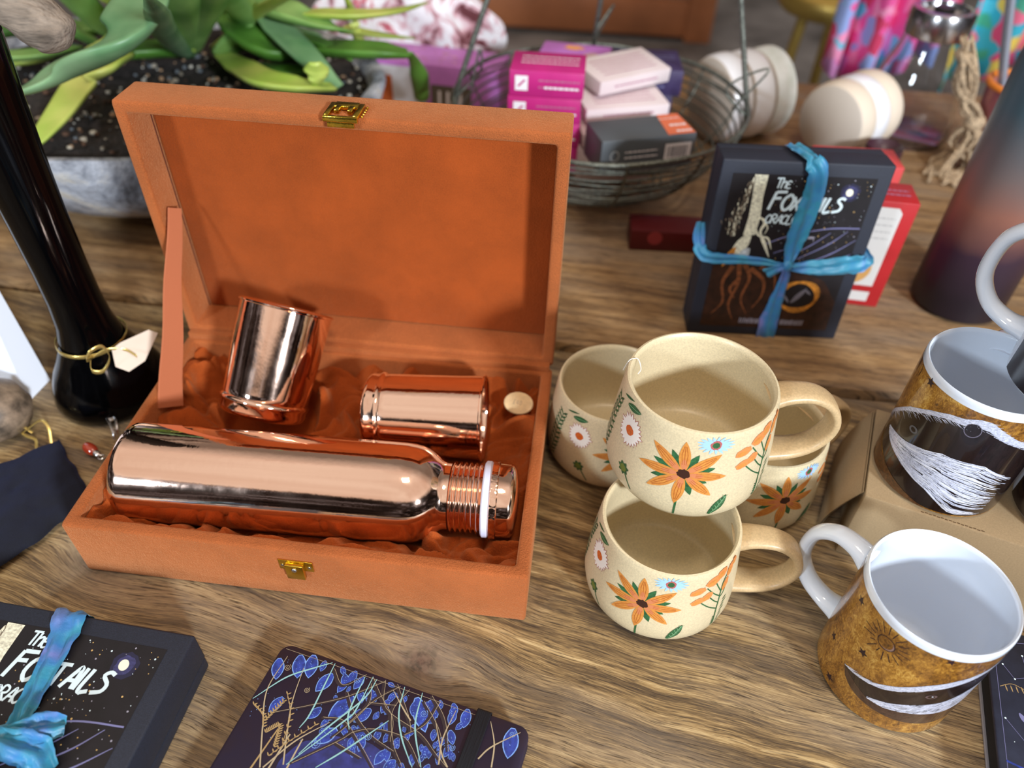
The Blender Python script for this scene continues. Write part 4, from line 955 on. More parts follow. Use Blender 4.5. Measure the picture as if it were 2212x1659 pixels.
A.petal((14, -34), (18, -40), 3.0, HILLP, 2); A.petal((18, -58), (30, -66), 3.5, HILLP, 2); A.strip([(4, -66), (40, -72)], 1.2, mat('print_royal_blue'), 1, 1)
j3.build('cover', jn, 60, recalc=False)
bc_ = MB(); bc_.lathe([(0, .0002), (.0085, .0002), (.009, .0012), (.009, .0050), (.0082, .006), (0, .0064)], mat('black_enamel', (12, 12, 12), .3), Matrix.Translation((.3500, -.1010, 0)), 28)
tag(bc_.build('black_button'), 'small black round lid peeping in at the bottom edge', 'lid')

# ================================================================== LEFT SIDE
# black glass vase with gold ribbon and tag
va = empty('black_glass_vase', (-.0680, .1700, 0), label='glossy black glass vase with flared foot and long neck, gold ribbon tied on', cat='vase')
v1 = MB(); v1.lathe([(0, .0004), (.040, .0004), (.0445, .003), (.0455, .009), (.0430, .020), (.0375, .033), (.0305, .046), (.0245, .060), (.0205, .078), (.0190, .10), (.0188, .13), (.0195, .17), (.0210, .21), (.0232, .25), (.0262, .29), (.0235, .29), (.018, .22), (.016, .14), (0, .12)], BLACKG, None, 72)
v1.build('vase_body', va, 60)
gr = MB()
def ribn(pts, w_, mb, n=40, m=GOLDR):
    P = bez(pts, n)
    def fn(u, v):
        i = int(round(u*n)); return P[i]+Vector((0, 0, 1))*(v-.5)*w_+Vector((.3, .3, 0))*(v-.5)*w_*.4
    mb.grid(fn, n+1, 3, m)
ribn([(.0262*cos(t_), .0262*sin(t_), .0600) for t_ in [2*pi*i/16 for i in range(17)]], .0032, gr, 48)
ribn([(.014, -.0235, .060), (.017, -.034, .066), (.022, -.033, .074), (.028, -.026, .074), (.029, -.025, .062), (.023, -.030, .052), (.016, -.033, .054), (.014, -.027, .060)], .0036, gr)
ribn([(.014, -.024, .060), (.024, -.018, .064), (.034, -.012, .060), (.042, -.012, .054)], .0024, gr)
o = gr.build('gold_ribbon', va, 180, recalc=False); so = o.modifiers.new('s', 'SOLIDIFY'); so.thickness = .0003
tg = MB()
tg.add([(.026, -.016, .062), (.032, -.012, .066), (.046, .006, .066), (.050, .010, .060), (.044, -.008, .046), (.036, -.020, .044), (.028, -.022, .050),
        (.0262, -.0155, .0625), (.0322, -.0115, .0665), (.0462, .0065, .0665), (.0502, .0105, .0605), (.0442, -.0075, .0465), (.0362, -.0195, .0445), (.0282, -.0215, .0505)],
       [(0, 1, 2, 3, 4, 5, 6), (13, 12, 11, 10, 9, 8, 7)]+[(i, (i+1) % 7, 7+(i+1) % 7, 7+i) for i in range(7)], TAGP); tg.build('paper_tag', va)
# white folded card
wc = empty('white_display_card', (-.130, .160, 0), label='plain white folded card standing at the left edge behind the vase', cat='card')
w1 = MB()
A0, A1 = Vector((-.002, -.013, .0003)), Vector((.000, .012, .0003))
def cardpt(base, u, v, off): return base+Vector((-.17*u, .01*u, 0))+Vector((-.016*v, .030*v, .135*v))+off
w1.add([cardpt(A0, u, v, o_) for o_ in (Vector((0, 0, 0)), Vector((-.002, .002, 0))) for u, v in ((0, 0), (1, 0), (1, 1), (0, 1))], [(0, 1, 2, 3), (7, 6, 5, 4), (0, 3, 7, 4), (0, 4, 5, 1), (3, 2, 6, 7), (1, 5, 6, 2)], WHITEC); w1.build('front_panel', wc)
w2 = MB()
P_ = [Vector((-.002, -.013, .0003)), Vector((0, .014, .0003)), Vector((-.010, .020, .150)), Vector((-.018, .017, .135))]
w2.add([p+d for d in (Vector((0, 0, 0)), Vector((-.002, .001, 0))) for p in P_], [(0, 1, 2, 3), (7, 6, 5, 4), (0, 4, 5, 1), (1, 5, 6, 2), (2, 6, 7, 3), (3, 7, 4, 0)], WHITEC); w2.build('side_panel', wc)
# navy pouch
CPS = [Vector((-.0800, .1060)), Vector((-.0225, .0525)), Vector((-.0640, -.0230)), Vector((-.1550, .0300))]
pc = Vector((-.08, .04, 0))
def pch(u, v, top):
    a_ = CPS[0].lerp(CPS[1], u); b_ = CPS[3].lerp(CPS[2], u); p = a_.lerp(b_, v)
    e_ = (sin(pi*u)*sin(pi*v))**.38 if 0 < u < 1 and 0 < v < 1 else 0
    nz = mnoise.noise(Vector((p.x*42, p.y*42, 2)))*.0028+mnoise.noise(Vector((p.x*120, p.y*100, 5)))*.0010
    z_ = .0052+(e_*(.0085+nz) if top else -e_*.0046)
    p += Vector((mnoise.noise(Vector((u*5, v*5, 0))), mnoise.noise(Vector((u*5, v*5, 7)))))*.0028
    return Vector((p.x, p.y, z_))-pc
po = MB(); po.grid(lambda u, v: pch(u, v, True), 48, 48, NAVYV); po.grid(lambda u, v: pch(u, v, False), 48, 48, NAVYV)
o = po.build('velvet_pouch', None, 180); o.location = pc; tag(o, 'small navy blue velvet pouch lying left of the velvet box', 'pouch')
# turned stone ornament with gold ribbon at the left edge
so_ = MB(); so_.lathe([(0, .0005), (.014, .0005), (.024, .008), (.028, .020), (.024, .034), (.012, .044), (0, .047)], mat('mottled_stone', (120, 104, 88), .5, var=.5, vscale=90), None, 40)
o = so_.build('stone_ornament'); o.location = (-.1340, .1150, 0); tag(o, 'round mottled stone ornament cut off by the left edge above the pouch', 'ornament')
gl = MB()
gl.tube(bez([(-.112, .108, .006), (-.106, .1105, .010), (-.098, .116, .014), (-.090, .112, .012), (-.084, .101, .004)], 24), .0012, GOLDR, 6, flat=.35)
gl.tube(bez([(-.112, .108, .006), (-.107, .106, .005), (-.099, .104, .004), (-.094, .096, .003)], 24), .0012, GOLDR, 6, flat=.35)
gl.tube(bez([(-.104, .1095, .006), (-.112, .111, .010), (-.118, .108, .005)], 14), .0012, GOLDR, 6, flat=.35)
tag(gl.build('gold_ribbon_curl'), 'curled gold ribbon ends between the stone ornament and the pouch', 'ribbon')
# red bead pendant and silver clip
rd = empty('red_bead_pendant', (-.0530, .1010, 0), label='small red oval bead with silver end cap lying on the table', cat='pendant')
r_ = MB(); MR = axis_matrix((0, 0, .0052), (.012, -.0062, .0046)); r_.ball((0, 0, .002), (.0046, .0046, .0078), RED_B, 20, MR); r_.build('bead', rd)
r_ = MB(); r_.lathe([(0, .0075), (.0026, .0075), (.0024, .012), (.0014, .0135), (0, .0138)], STEEL, MR, 16); r_.tube([(MR @ Vector((.0022*cos(t_), 0, .0155+.0022*sin(t_)))) for t_ in [2*pi*k/12 for k in range(13)]], .0005, STEEL, 6); tag(r_.build('end_cap', rd), 'silver end cap')
cl = MB()
for dy in (0, .0052):
    cl.tube(bez([(-.071+dy*.8, .1410+dy, .0015), (-.058+dy*.6, .1345+dy, .0085), (-.046+dy*.4, .1235+dy, .010), (-.040, .1165+dy, .0075), (-.0395, .1140+dy, .0030)], 16), [.0008]*3+[.0012]*14, STEEL, 8)
cl.box((-.0085, -.0030, -.0008), (.0085, .0030, .0008), STEEL, .0005, Matrix.Translation((-.0520, .1330, .0105)) @ Matrix.Rotation(radians(-42), 4, 'Z') @ Matrix.Rotation(radians(6), 4, 'Y'))
tag(cl.build('silver_clip'), 'silver metal clip between the vase foot and the velvet box', 'clip')
# driftwood arm over the pot
dw = MB()
P_ = bez([(-.420, .235, .016), (-.405, .238, .10), (-.330, .243, .200), (-.210, .247, .272), (-.130, .249, .293), (-.094, .250, .288), (-.066, .250, .269), (-.054, .250, .257)], 50)
rs = [.020-.0035*(i/50)+.0008*sin(i*1.1) for i in range(46)]+[.0158, .0145, .0120, .0085, .003]
dw.tube(P_, rs, DRIFT, 20)
tag(dw.build('driftwood_branch', None, 60), 'weathered grey driftwood branch reaching in at the top left corner', 'branch')

# ================================================================== ALOE BOWL
al = empty('aloe_bowl', (-.1900, .5600, 0), label='weathered grey oval bowl planted with sprawling aloe, back left', cat='potted plant')
RX, RY = .265, .215
pb = MB()
def bowl(u, v):
    pr_ = [(0, .001), (.40, .001), (.55, .006), (.74, .022), (.88, .045), (.96, .072), (1.0, .098), (1.012, .108), (1.0, .114), (.965, .114), (.94, .108), (.93, .096), (.9, .092), (0, .092)]
    i = int(round(v*13)); k, z_ = pr_[i]; a_ = 2*pi*u; w_ = 1+.02*mnoise.noise(Vector((cos(a_)*2.4, sin(a_)*2.4, z_*14)))*(0 < k)
    return (RX*k*cos(a_)*w_, RY*k*sin(a_)*w_, z_+.004*mnoise.noise(Vector((cos(a_)*3, sin(a_)*3, 1)))*(z_ > .08))
pb.grid(bowl, 120, 14, POTM, cu=True); pb.build('bowl', al, 60)
sl = MB(); sl.grid(lambda u, v: (RX*.93*v*cos(2*pi*u), RY*.93*v*sin(2*pi*u), .0985+.006*mnoise.noise(Vector((v*cos(2*pi*u)*9, v*sin(2*pi*u)*9, 0)))+.003*mnoise.noise(Vector((v*cos(2*pi*u)*40, v*sin(2*pi*u)*40, 0)))), 120, 40, SOIL, cu=True)
tag(sl.build('soil', al, 180, recalc=False), kind='stuff')
pe = MB(); random.seed(17)
PM = [mat('pebble_pale', (196, 190, 178), .8, var=.2, vscale=100), PEBM, mat('pebble_tan', (160, 128, 98), .8), mat('pebble_slate', (98, 104, 110), .8), mat('bark_chip', (84, 58, 42), .9)]
for k in range(800):
    a_ = random.uniform(0, 2*pi); r_ = sqrt(random.random())*.91; s_ = random.uniform(.0010, .0036)
    x_, y_ = RX*r_*cos(a_), RY*r_*sin(a_)
    if y_ > .12 and random.random() < .6: continue
    pe.ball((x_, y_, .1005+.006*mnoise.noise(Vector((x_/RX*9/.93, y_/RY*9/.93, 0)))+s_*.3), (s_*random.uniform(.8, 1.4), s_*random.uniform(.8, 1.3), s_*.75), random.choice(PM), 6)
tag(pe.build('pebbles', al, 180, recalc=False), kind='stuff')
def leaf(pts, ws, m, thick=.5, spots=0, name='leaf', n=36):
    """pts in world metres; tapering fleshy leaf"""
    o0 = Vector((-.19, .56, 0)); P = bez([Vector(p)-o0 for p in pts], n); mb = MB(); k_ = 16; vs = []; fs = []
    for i, p in enumerate(P):
        d = (P[min(i+1, n)]-P[max(i-1, 0)]).normalized(); s_ = d.cross(Vector((0, 0, 1)))
        s_ = s_.normalized() if s_.length > .2 else Vector((1, 0, 0)); up = s_.cross(d).normalized()
        w_ = 1.45*interp(i/n*(len(ws)-1), list(enumerate(ws)))
        for k in range(k_):
            a_ = 2*pi*k/k_; x_ = cos(a_); y_ = sin(a_)*thick
            if y_ > 0: y_ *= .35     # hollow upper face
            y_ += .18*x_*x_
            vs.append(p+s_*(x_*w_*.5)+up*(y_*w_*.5))
    for i in range(n):
        for k in range(k_): fs.append((i*k_+k, i*k_+(k+1) % k_, (i+1)*k_+(k+1) % k_, (i+1)*k_+k))
    fs.append([k for k in range(k_)]); fs.append([n*k_+k for k in range(k_)])
    mb.add(vs, fs, m)
    if spots:
        random.seed(spots)
        for q in range(70):
            i = random.randint(2, n-3); p = P[i]; d = (P[i+1]-P[i-1]).normalized(); s_ = d.cross(Vector((0, 0, 1))).normalized(); up = s_.cross(d).normalized(); w_ = interp(i/n*(len(ws)-1), list(enumerate(ws)))
            x_ = random.choice((-.35, -.1, .2, .4))+random.uniform(-.07, .07); yy = sqrt(max(0, 1-x_*x_))*thick*.35+.18*x_*x_
            M = axis_matrix(p+s_*x_*w_*.5+up*(yy*w_*.5), p+s_*x_*w_*.5+up*(yy*w_*.5)+d*.01)
            mb.ball((0, 0, 0), (.0009, .0006, .0022), SPOT, 6, M)
    return mb.build(name, al, 180)
leaf([(-0.094, 0.454, 0.25), (-0.076, 0.385, 0.24), (-0.087, 0.349, 0.225), (-0.138, 0.357, 0.2), (-0.17, 0.344, 0.185), (-0.198, 0.341, 0.175)], [.024,.034,.036,.030,.016,.003], ALOEB, spots=3)
leaf([(-0.211, 0.554, 0.135), (-0.192, 0.483, 0.15), (-0.209, 0.471, 0.14), (-0.213, 0.42, 0.125), (-0.212, 0.378, 0.118), (-0.224, 0.368, 0.105)], [.016,.022,.026,.020,.012,.003], ALOEY)
leaf([(-0.421, 0.595, 0.13), (-0.377, 0.588, 0.14), (-0.356, 0.609, 0.14), (-0.356, 0.664, 0.12)], [.012,.024,.026,.012], ALOE)
leaf([(-0.388, 0.55, 0.125), (-0.346, 0.541, 0.13), (-0.311, 0.555, 0.13), (-0.301, 0.608, 0.12)], [.010,.016,.018,.010], ALOE)
leaf([(-0.396, 0.553, 0.112), (-0.358, 0.551, 0.118), (-0.334, 0.565, 0.118), (-0.329, 0.592, 0.112)], [.010,.014,.014,.008], ALOEY)
leaf([(-0.277, 0.564, 0.12), (-0.228, 0.541, 0.15), (-0.199, 0.552, 0.165), (-0.187, 0.589, 0.16), (-0.181, 0.61, 0.14), (-0.175, 0.631, 0.115)], [.008,.018,.026,.026,.022,.012], ALOEY)
leaf([(-0.296, 0.596, 0.115), (-0.247, 0.585, 0.125), (-0.216, 0.602, 0.125), (-0.192, 0.621, 0.12), (-0.171, 0.632, 0.112)], [.014,.026,.030,.026,.014], ALOED)
leaf([(0.026, 0.229, 0.3), (-0.039, 0.347, 0.25), (-0.1, 0.454, 0.2), (-0.15, 0.555, 0.15), (-0.172, 0.616, 0.115)], [.003,.014,.018,.018,.012], ALOEB, spots=10)
leaf([(-0.057, 0.422, 0.26), (-0.09, 0.478, 0.22), (-0.147, 0.577, 0.165), (-0.186, 0.646, 0.112)], [.020,.030,.034,.028], ALOE, spots=11)
leaf([(-0.017, 0.43, 0.26), (-0.074, 0.517, 0.21), (-0.134, 0.596, 0.16), (-0.18, 0.647, 0.112)], [.020,.026,.026,.020], ALOE)
leaf([(-0.206, 0.548, 0.22), (-0.198, 0.543, 0.2), (-0.212, 0.613, 0.17), (-0.202, 0.662, 0.13)], [.016,.024,.024,.020], ALOEY)
leaf([(-0.172, 0.727, 0.15), (-0.097, 0.653, 0.17), (-0.037, 0.597, 0.18), (-0.002, 0.585, 0.175), (0.024, 0.582, 0.17), (0.04, 0.601, 0.16)], [.018,.030,.030,.022,.012,.003], ALOE)
leaf([(-0.044, 0.613, 0.17), (0.006, 0.592, 0.18), (0.046, 0.597, 0.18), (0.084, 0.634, 0.175), (0.104, 0.702, 0.165)], [.010,.016,.016,.010,.003], ALOEY)
leaf([(0.038, 0.591, 0.2), (0.032, 0.628, 0.17), (0.034, 0.628, 0.15), (0.032, 0.649, 0.13), (0.031, 0.671, 0.12)], [.003,.008,.008,.010,.006], ALOEY)
leaf([(0.015, 0.637, 0.15), (0.051, 0.628, 0.15), (0.075, 0.639, 0.145), (0.093, 0.666, 0.135)], [.014,.010,.008,.003], ALOEY)
leaf([(-0.17, 0.74, 0.13), (-0.089, 0.62, 0.15), (-0.055, 0.595, 0.14), (-0.034, 0.62, 0.12)], [.030,.046,.040,.020], ALOED)
leaf([(-0.078, 0.631, 0.17), (-0.046, 0.597, 0.16), (-0.009, 0.56, 0.15), (0.017, 0.538, 0.14), (0.038, 0.529, 0.125)], [.016,.024,.022,.018,.012], ALOEB)
leaf([(-0.059, 0.646, 0.12), (-0.007, 0.6, 0.14), (0.043, 0.577, 0.15), (0.079, 0.579, 0.15), (0.103, 0.588, 0.145)], [.020,.028,.026,.024,.014], ALOED)
leaf([(0.103, 0.591, 0.145), (0.1, 0.63, 0.12), (0.099, 0.653, 0.095), (0.091, 0.696, 0.05)], [.006,.010,.016,.014], ALOED)
leaf([(-0.133, 0.626, 0.115), (-0.079, 0.555, 0.13), (-0.032, 0.503, 0.14), (0.006, 0.495, 0.14), (0.037, 0.519, 0.13)], [.014,.024,.024,.022,.012], ALOEY)
leaf([(-0.08, 0.606, 0.115), (-0.042, 0.568, 0.125), (-0.021, 0.569, 0.125), (-0.006, 0.603, 0.12)], [.008,.018,.020,.012], ALOED)
leaf([(0.031, 0.49, 0.165), (0.029, 0.497, 0.155), (0.028, 0.498, 0.145), (0.02, 0.511, 0.13)], [.008,.018,.012,.002], ALOEY)
leaf([(-0.329, 0.631, 0.14), (-0.309, 0.641, 0.13), (-0.287, 0.654, 0.13), (-0.268, 0.681, 0.12)], [.014,.024,.024,.016], ALOE)
leaf([(-0.087, 0.616, 0.2), (-0.096, 0.636, 0.17), (-0.099, 0.618, 0.15), (-0.138, 0.638, 0.115)], [.016,.026,.026,.02], ALOE)
leaf([(-0.036, 0.699, 0.12), (-0.058, 0.681, 0.13), (-0.088, 0.684, 0.13), (-0.117, 0.676, 0.12)], [.012,.02,.02,.012], ALOEB)
leaf([(-0.379, 0.555, 0.17), (-0.327, 0.557, 0.17), (-0.313, 0.601, 0.15), (-0.288, 0.627, 0.12)], [.016,.026,.028,.02], ALOE)
leaf([(-0.192, 0.472, 0.24), (-0.234, 0.535, 0.2), (-0.24, 0.575, 0.16), (-0.241, 0.634, 0.115)], [.012,.024,.028,.02], ALOE)
leaf([(-0.036, 0.426, 0.26), (-0.072, 0.552, 0.2), (-0.095, 0.636, 0.15), (-0.134, 0.655, 0.112)], [.02,.03,.03,.02], ALOE)
leaf([(0.043, 0.462, 0.24), (-0.012, 0.529, 0.21), (-0.087, 0.621, 0.16), (-0.153, 0.66, 0.112)], [.003,.014,.018,.016], ALOEY)
leaf([(0.044, 0.57, 0.14), (0.002, 0.591, 0.15), (-0.06, 0.625, 0.14), (-0.131, 0.648, 0.112)], [.003,.012,.018,.016], ALOED)
# ================================================================== WIRE BASKET
bk = empty('wire_basket', (.3190, .6130, 0), label='round galvanised wire basket full of soap boxes, with upright stems', cat='basket')
BPR = [(.060, .0022), (.085, .010), (.108, .022), (.126, .036), (.140, .050), (.150, .063), (.158, .076), (.164, .089), (.168, .102)]
RB = [interp(i/24*8, [(k, r[0]) for k, r in enumerate(BPR)]) for i in range(25)]; ZB = [interp(i/24*8, [(k, r[1]) for k, r in enumerate(BPR)]) for i in range(25)]
for k in range(15):
    t_ = k/14*24; i = int(min(24, round(t_))); r_ = RB[i]; z_ = ZB[i]; th = .0026 if k == 14 else .0013
    m_ = MB(); m_.tube([(r_*cos(a_)*(1+.006*sin(a_*5+k)), r_*sin(a_), z_+.0009*sin(a_*7+k*2)) for a_ in [2*pi*j/72 for j in range(73)]], th, WIRE, 7, caps=False); m_.build('rim_wire' if k == 14 else 'hoop_wire', bk, 180)
for k in range(12):
    a_ = 2*pi*k/12+.2; m_ = MB(); m_.tube(bez([(0, 0, .0018)]+[((r_+.0012)*cos(a_), (r_+.0012)*sin(a_), z_) for r_, z_ in BPR], 24), .0013, WIRE, 7); m_.build('rib_wire', bk, 180)
for a_, top_ in ((-2.95, .42), (-.18, .42), (1.65, .42)):
    m_ = MB(); b_ = Vector((.168*cos(a_), .168*sin(a_), .100)); m_.tube([b_.lerp(Vector((0.02, .02, .62)), t_/12*.7) for t_ in range(13)], .0030, WIRE, 8)
    m_.tube(bez([b_+Vector((0, 0, .001)), b_+Vector((-cos(a_)*.03, -sin(a_)*.03, .03)), b_+Vector((-cos(a_)*.01+.02, -sin(a_)*.01, .055)), b_+Vector((-cos(a_)*.02, 0, .01))], 20), .0013, WIRE, 6); m_.build('stem', bk, 180)
def carton(name, size, M, m, label, cat, group=None, extra=None, r=.0008):
    e = empty(name, M.translation, label=label, cat=cat, group=group); M0 = Matrix.Translation(-M.translation) @ M
    b = MB(); b.box((0, 0, 0), size, m, r, M0)
    faces = {'top': lambda x, y, l: M0 @ Vector((x/1000, y/1000, size[2]+.00015+.0001*l)), 'front': lambda x, y, l: M0 @ Vector((x/1000, -.00015-.0001*l, y/1000)), 'left': lambda x, y, l: M0 @ Vector((-.00015-.0001*l, x/1000, y/1000))}
    if extra: extra({k: Art(b, f) for k, f in faces.items()})
    o = b.build(name, None, 40, recalc=False); bpy.data.objects.remove(e); o.location = M.translation; tag(o, label, cat, group); return o
MAG = mat('magenta_card', (190, 36, 122), .45, var=.05); LIL = mat('lilac_card', (196, 122, 206), .5, var=.06); GRY = mat('charcoal_card', (86, 92, 98), .42); CRM = mat('blush_card', (224, 210, 212), .6); NVY = mat('purple_navy_card', (62, 50, 92), .5); ORG = mat('orange_print', (226, 120, 84), .5); WHT = mat('white_print', (236, 232, 236), .5); RDC = mat('red_card', (176, 30, 36), .42); PNKT = mat('rose_print', (176, 110, 140), .5)
def lines(A, x0, x1, y0, n, dy, m, h=1.6, gap=.18):
    for k in range(n):
        x_ = x0
        while x_ < x1:
            l_ = random.uniform(2, 5.5); A.strip([(x_, y0-k*dy), (min(x1, x_+l_), y0-k*dy)], h, m, 1, 1); x_ += l_+.9
def RZ(x, y, z, a=0, rx=0, ry=0): return Matrix.Translation((x, y, z)) @ Matrix.Rotation(radians(a), 4, 'Z') @ Matrix.Rotation(radians(rx), 4, 'X') @ Matrix.Rotation(radians(ry), 4, 'Y')
random.seed(31)
def mag_art(F):
    A = F['front']; A.poly([(6, 6), (19, 6), (19, 21), (6, 21)], WHT, 1); A.strip([(9, 10), (16, 17)], 2, MAG, 2, 1)
    lines(A, 30, 72, 17, 2, 7, PNKT, 1.5); lines(A, 36, 72, 10, 1, 7, WHT, 2.2); lines(F['top'], 10, 70, 40, 3, 9, WHT, 2)
for k in range(4):
    carton('soap_carton', (.0765, .055, .0262), RZ(.2235+.0012*(k % 2), .513+.001*k, .0560+.0266*k, 3-k*.8), MAG, ('bottom magenta soap carton of the four stacked in the wire basket', 'second magenta soap carton from the bottom of the basket stack', 'third magenta soap carton from the bottom of the basket stack', 'topmost magenta soap carton of the basket stack, white square logo')[k], 'carton', 'magenta soap cartons stacked in the basket', mag_art)
def gry_art(F):
    A = F['front']; A.poly([(70, 8), (99, 8), (99, 27), (70, 27)], WHT, 1)
    x_ = 73
    while x_ < 96: wv = random.uniform(.5, 1.6); A.strip([(x_, 12), (x_, 24)], wv, MATS['journal_navy'], 2, 1); x_ += wv+.9
    lines(A, 26, 62, 22, 2, 6, WHT, 1.3); A.disk((15, 19), 5, 6, mat('grey_line', (160, 166, 170), .5), 1); A.disk((15, 19), 3.6, 4.6, GRY, 2)
    B = F['top']; B.poly([(72, 1), (102, 1), (102, 48), (78, 48)], ORG, 1); lines(B, 76, 100, 38, 1, 5, WHT, 1.4); lines(B, 82, 100, 22, 1, 5, WHT, 4); lines(B, 84, 101, 8, 1, 5, WHT, 3.6)
carton('soap_carton', (.103, .049, .036), RZ(.325, .4655, .0800, 21.5), GRY, 'charcoal grey carton with barcode and orange end, front of the basket', 'carton', None, gry_art)
def crm_art(F):
    lines(F['top'], 14, 86, 46, 5, 8, PNKT, 1.8); lines(F['front'], 20, 80, 8, 1, 4, PNKT, 1.6)
CL = ('blush pink carton at the bottom of the pale fanned cartons in the basket', 'blush pink carton in the middle of the pale fanned cartons in the basket', 'blush pink carton on top of the pale fanned cartons, tilted up to the right')
for k, (x_, y_, z_, a_, rx_) in enumerate(((.304, .540, .0720, 12, 0), (.306, .562, .0905, 20, 3), (.318, .588, .1120, 36, 5))):
    carton('soap_carton', (.098, .060, .016), RZ(x_, y_, z_, a_, rx_), CRM, CL[k], 'carton', 'pale fanned cartons in the basket', crm_art)
def lil_art(F):
    A = F['top']; A.disk((40, 62), 12, 8, mat('amber_print', (232, 160, 90), .5), 1, rough=.2); A.disk((66, 40), 11, 9, mat('mauve_print', (206, 168, 170), .5), 1, rough=.2); lines(A, 8, 50, 18, 2, 8, WHT, 2.4)
carton('soap_carton', (.086, .078, .028), RZ(.236, .672, .0860, -6), LIL, 'lilac carton with amber print lying at the back of the basket', 'carton', None, lil_art)
carton('soap_carton', (.074, .060, .040), RZ(.245, .682, .0440, -6), LIL, 'lower lilac carton supporting the printed lilac one in the basket', 'carton')
carton('soap_carton', (.080, .070, .030), RZ(.336, .664, .0860, 4), NVY, 'dark purple carton with white lettering at the back right of the basket', 'carton', None, lambda F: (lines(F['top'], 8, 40, 58, 1, 8, WHT, 7), lines(F['top'], 40, 74, 48, 2, 9, HILLP, 2.5), lines(F['front'], 10, 60, 18, 2, 7, HILLP, 2)))
carton('soap_carton', (.070, .060, .045), RZ(.338, .668, .0400, 4), NVY, 'lower dark purple carton under the one at the back right', 'carton')
carton('soap_carton', (.085, .060, .040), RZ(.300, .540, .0310, 10), CRM, 'upright blush carton low in the basket behind the wires', 'carton')
def lil2(F):
    A = F['front']; A.poly([(8, 6), (84, 6), (84, 60), (8, 60)], mat('pale_grey_print', (206, 206, 212), .5), 1); A.poly([(18, 8), (36, 8), (36, 46), (18, 46)], mat('rust_print', (186, 92, 44), .5), 2)
    A.poly([(92, 4), (150, 4), (150, 40), (92, 40)], mat('olive_print', (96, 88, 78), .5), 1)
    for x_ in (104, 116, 124, 134): A.strip([(x_, 10), (x_+.5, 32)], 4, WHT, 2, 1)
    for k in range(40): F['top'].disk((random.uniform(5, 150), random.uniform(5, 62)), random.uniform(1, 5), random.uniform(1, 3), random.choice((PNKT, mat('pink_print', (222, 160, 200), .5))), 1)
carton('gift_carton', (.188, .070, .066), RZ(-.004, .778, .0003, -6), LIL, 'long lilac patterned carton behind the velvet box lid, left of the basket', 'carton', None, lil2)
carton('gift_carton', (.112, .036, .024), RZ(.366, .4560, .0003, 3), mat('deep_red_card', (84, 8, 14), .5), 'dark red flat carton lying in the shade under the basket', 'carton', None, lambda F: (F['front'].disk((26, 16), 8, 8, mat('dull_rose', (150, 50, 54), .5), 1), F['front'].disk((82, 14), 7, 7, MATS['dull_rose'], 1)))
carton('gift_carton', (.105, .065, .088), RZ(.4540, .428, .0003, 0), RDC, 'bright red carton between the basket and the standing card deck box', 'carton', None, lambda F: [F['left'].disk((random.uniform(8, 75), random.uniform(10, 80)), 4, 4, mat('rose_dot', (226, 120, 120), .5), 1) for _ in range(7)])
def red_art(F):
    A = F['front']; A.poly([(10, 24), (74, 24), (74, 104), (70, 109), (10, 109)], mat('pale_label', (214, 212, 210), .5), 1)
    A.disk((50, 42), 17, 17, mat('tan_disc', (206, 156, 92), .5), 2)
    for c_ in ((56, 52), (44, 40), (52, 34)): A.star(c_, 3.4, MATS['black_enamel'], 3, .3)
    lines(A, 40, 70, 98, 4, 7, mat('label_grey', (176, 174, 174), .6), 1.2); A.poly([(48, 6), (74, 6), (74, 17), (48, 17)], mat('pale_label'), 1)
    lines(F['top'], 40, 80, 22, 2, 8, PNKT, 3)
carton('gift_carton', (.086, .038, .1150), RZ(.5270, .3930, .0003, -3), RDC, 'red carton with white label and tan disc standing behind the card deck box', 'carton', None, red_art)
carton('gift_carton', (.080, .040, .1150), RZ(.5370, .4560, .0003, 2), mat('coral_red_card', (212, 72, 72), .45), 'coral red carton behind the white-labelled red one', 'carton')
# nested white bowls lying on their sides
WB = mat('white_bowl_glaze', (238, 240, 246), .3, coat=.3); WB2 = mat('white_bowl_pattern', (238, 240, 240), .35, col2=(206, 214, 206), vscale=45); BGR = mat('bowl_base_grey', (196, 186, 174), .6, bump=.4, bscale=80, stretch=(1, 8, 1)); CRB = mat('cream_bowl_glaze', (226, 212, 194), .4)
def bowls(base, dirn, n, R_, m_, group, labs, gap=.026, cat='bowl'):
    d = Vector(dirn).normalized()
    for k in range(n):
        c_ = Vector(base)+d*gap*k; M = axis_matrix((0, 0, 0), d)
        b = MB(); b.lathe([(0, 0), (R_*.88, 0), (R_*.92, .002)], BGR, M, 48); b.lathe([(R_*.92, .002), (R_*.975, .009), (R_*.995, .018), (R_, .026), (R_*.985, .028), (R_*.965, .026), (R_*.93, .016), (R_*.84, .0085), (0, .0075)], m_[k % len(m_)], M, 48)
        o = b.build('side_bowl', None, 60); o.location = c_; tag(o, labs[k], cat, group)
bowls((.462, .742, .0560), (.86, .50, 0), 3, .0555, [WB, WB, WB2], 'white bowls on their sides', ('white bowl on its side behind the basket, grey striped base facing out', 'white bowl nested second in the row behind the basket', 'white patterned bowl, last in the row behind the basket'), .034)
bowls((.612, .712, .0490), (.72, .69, 0), 3, .0485, [CRB, WB, CRB], 'cream bowls on their sides', ('cream bowl on its side behind the standing deck box, round base facing out', 'white bowl nested behind the cream one beside the glass jar', 'cream bowl, last of the row, right against the glass jar'), .029)
dk = MB(); dk.lathe([(0, 0), (.016, 0), (.021, .012), (.022, .045), (.0215, .050), (.019, .046), (0, .020)], mat('maroon_glaze', (62, 34, 46), .35), None, 32); o = dk.build('maroon_cup', None, 60); o.location = (.668, .655, .0003); tag(o, 'small dark maroon cup behind the right corner of the standing deck box', 'cup')
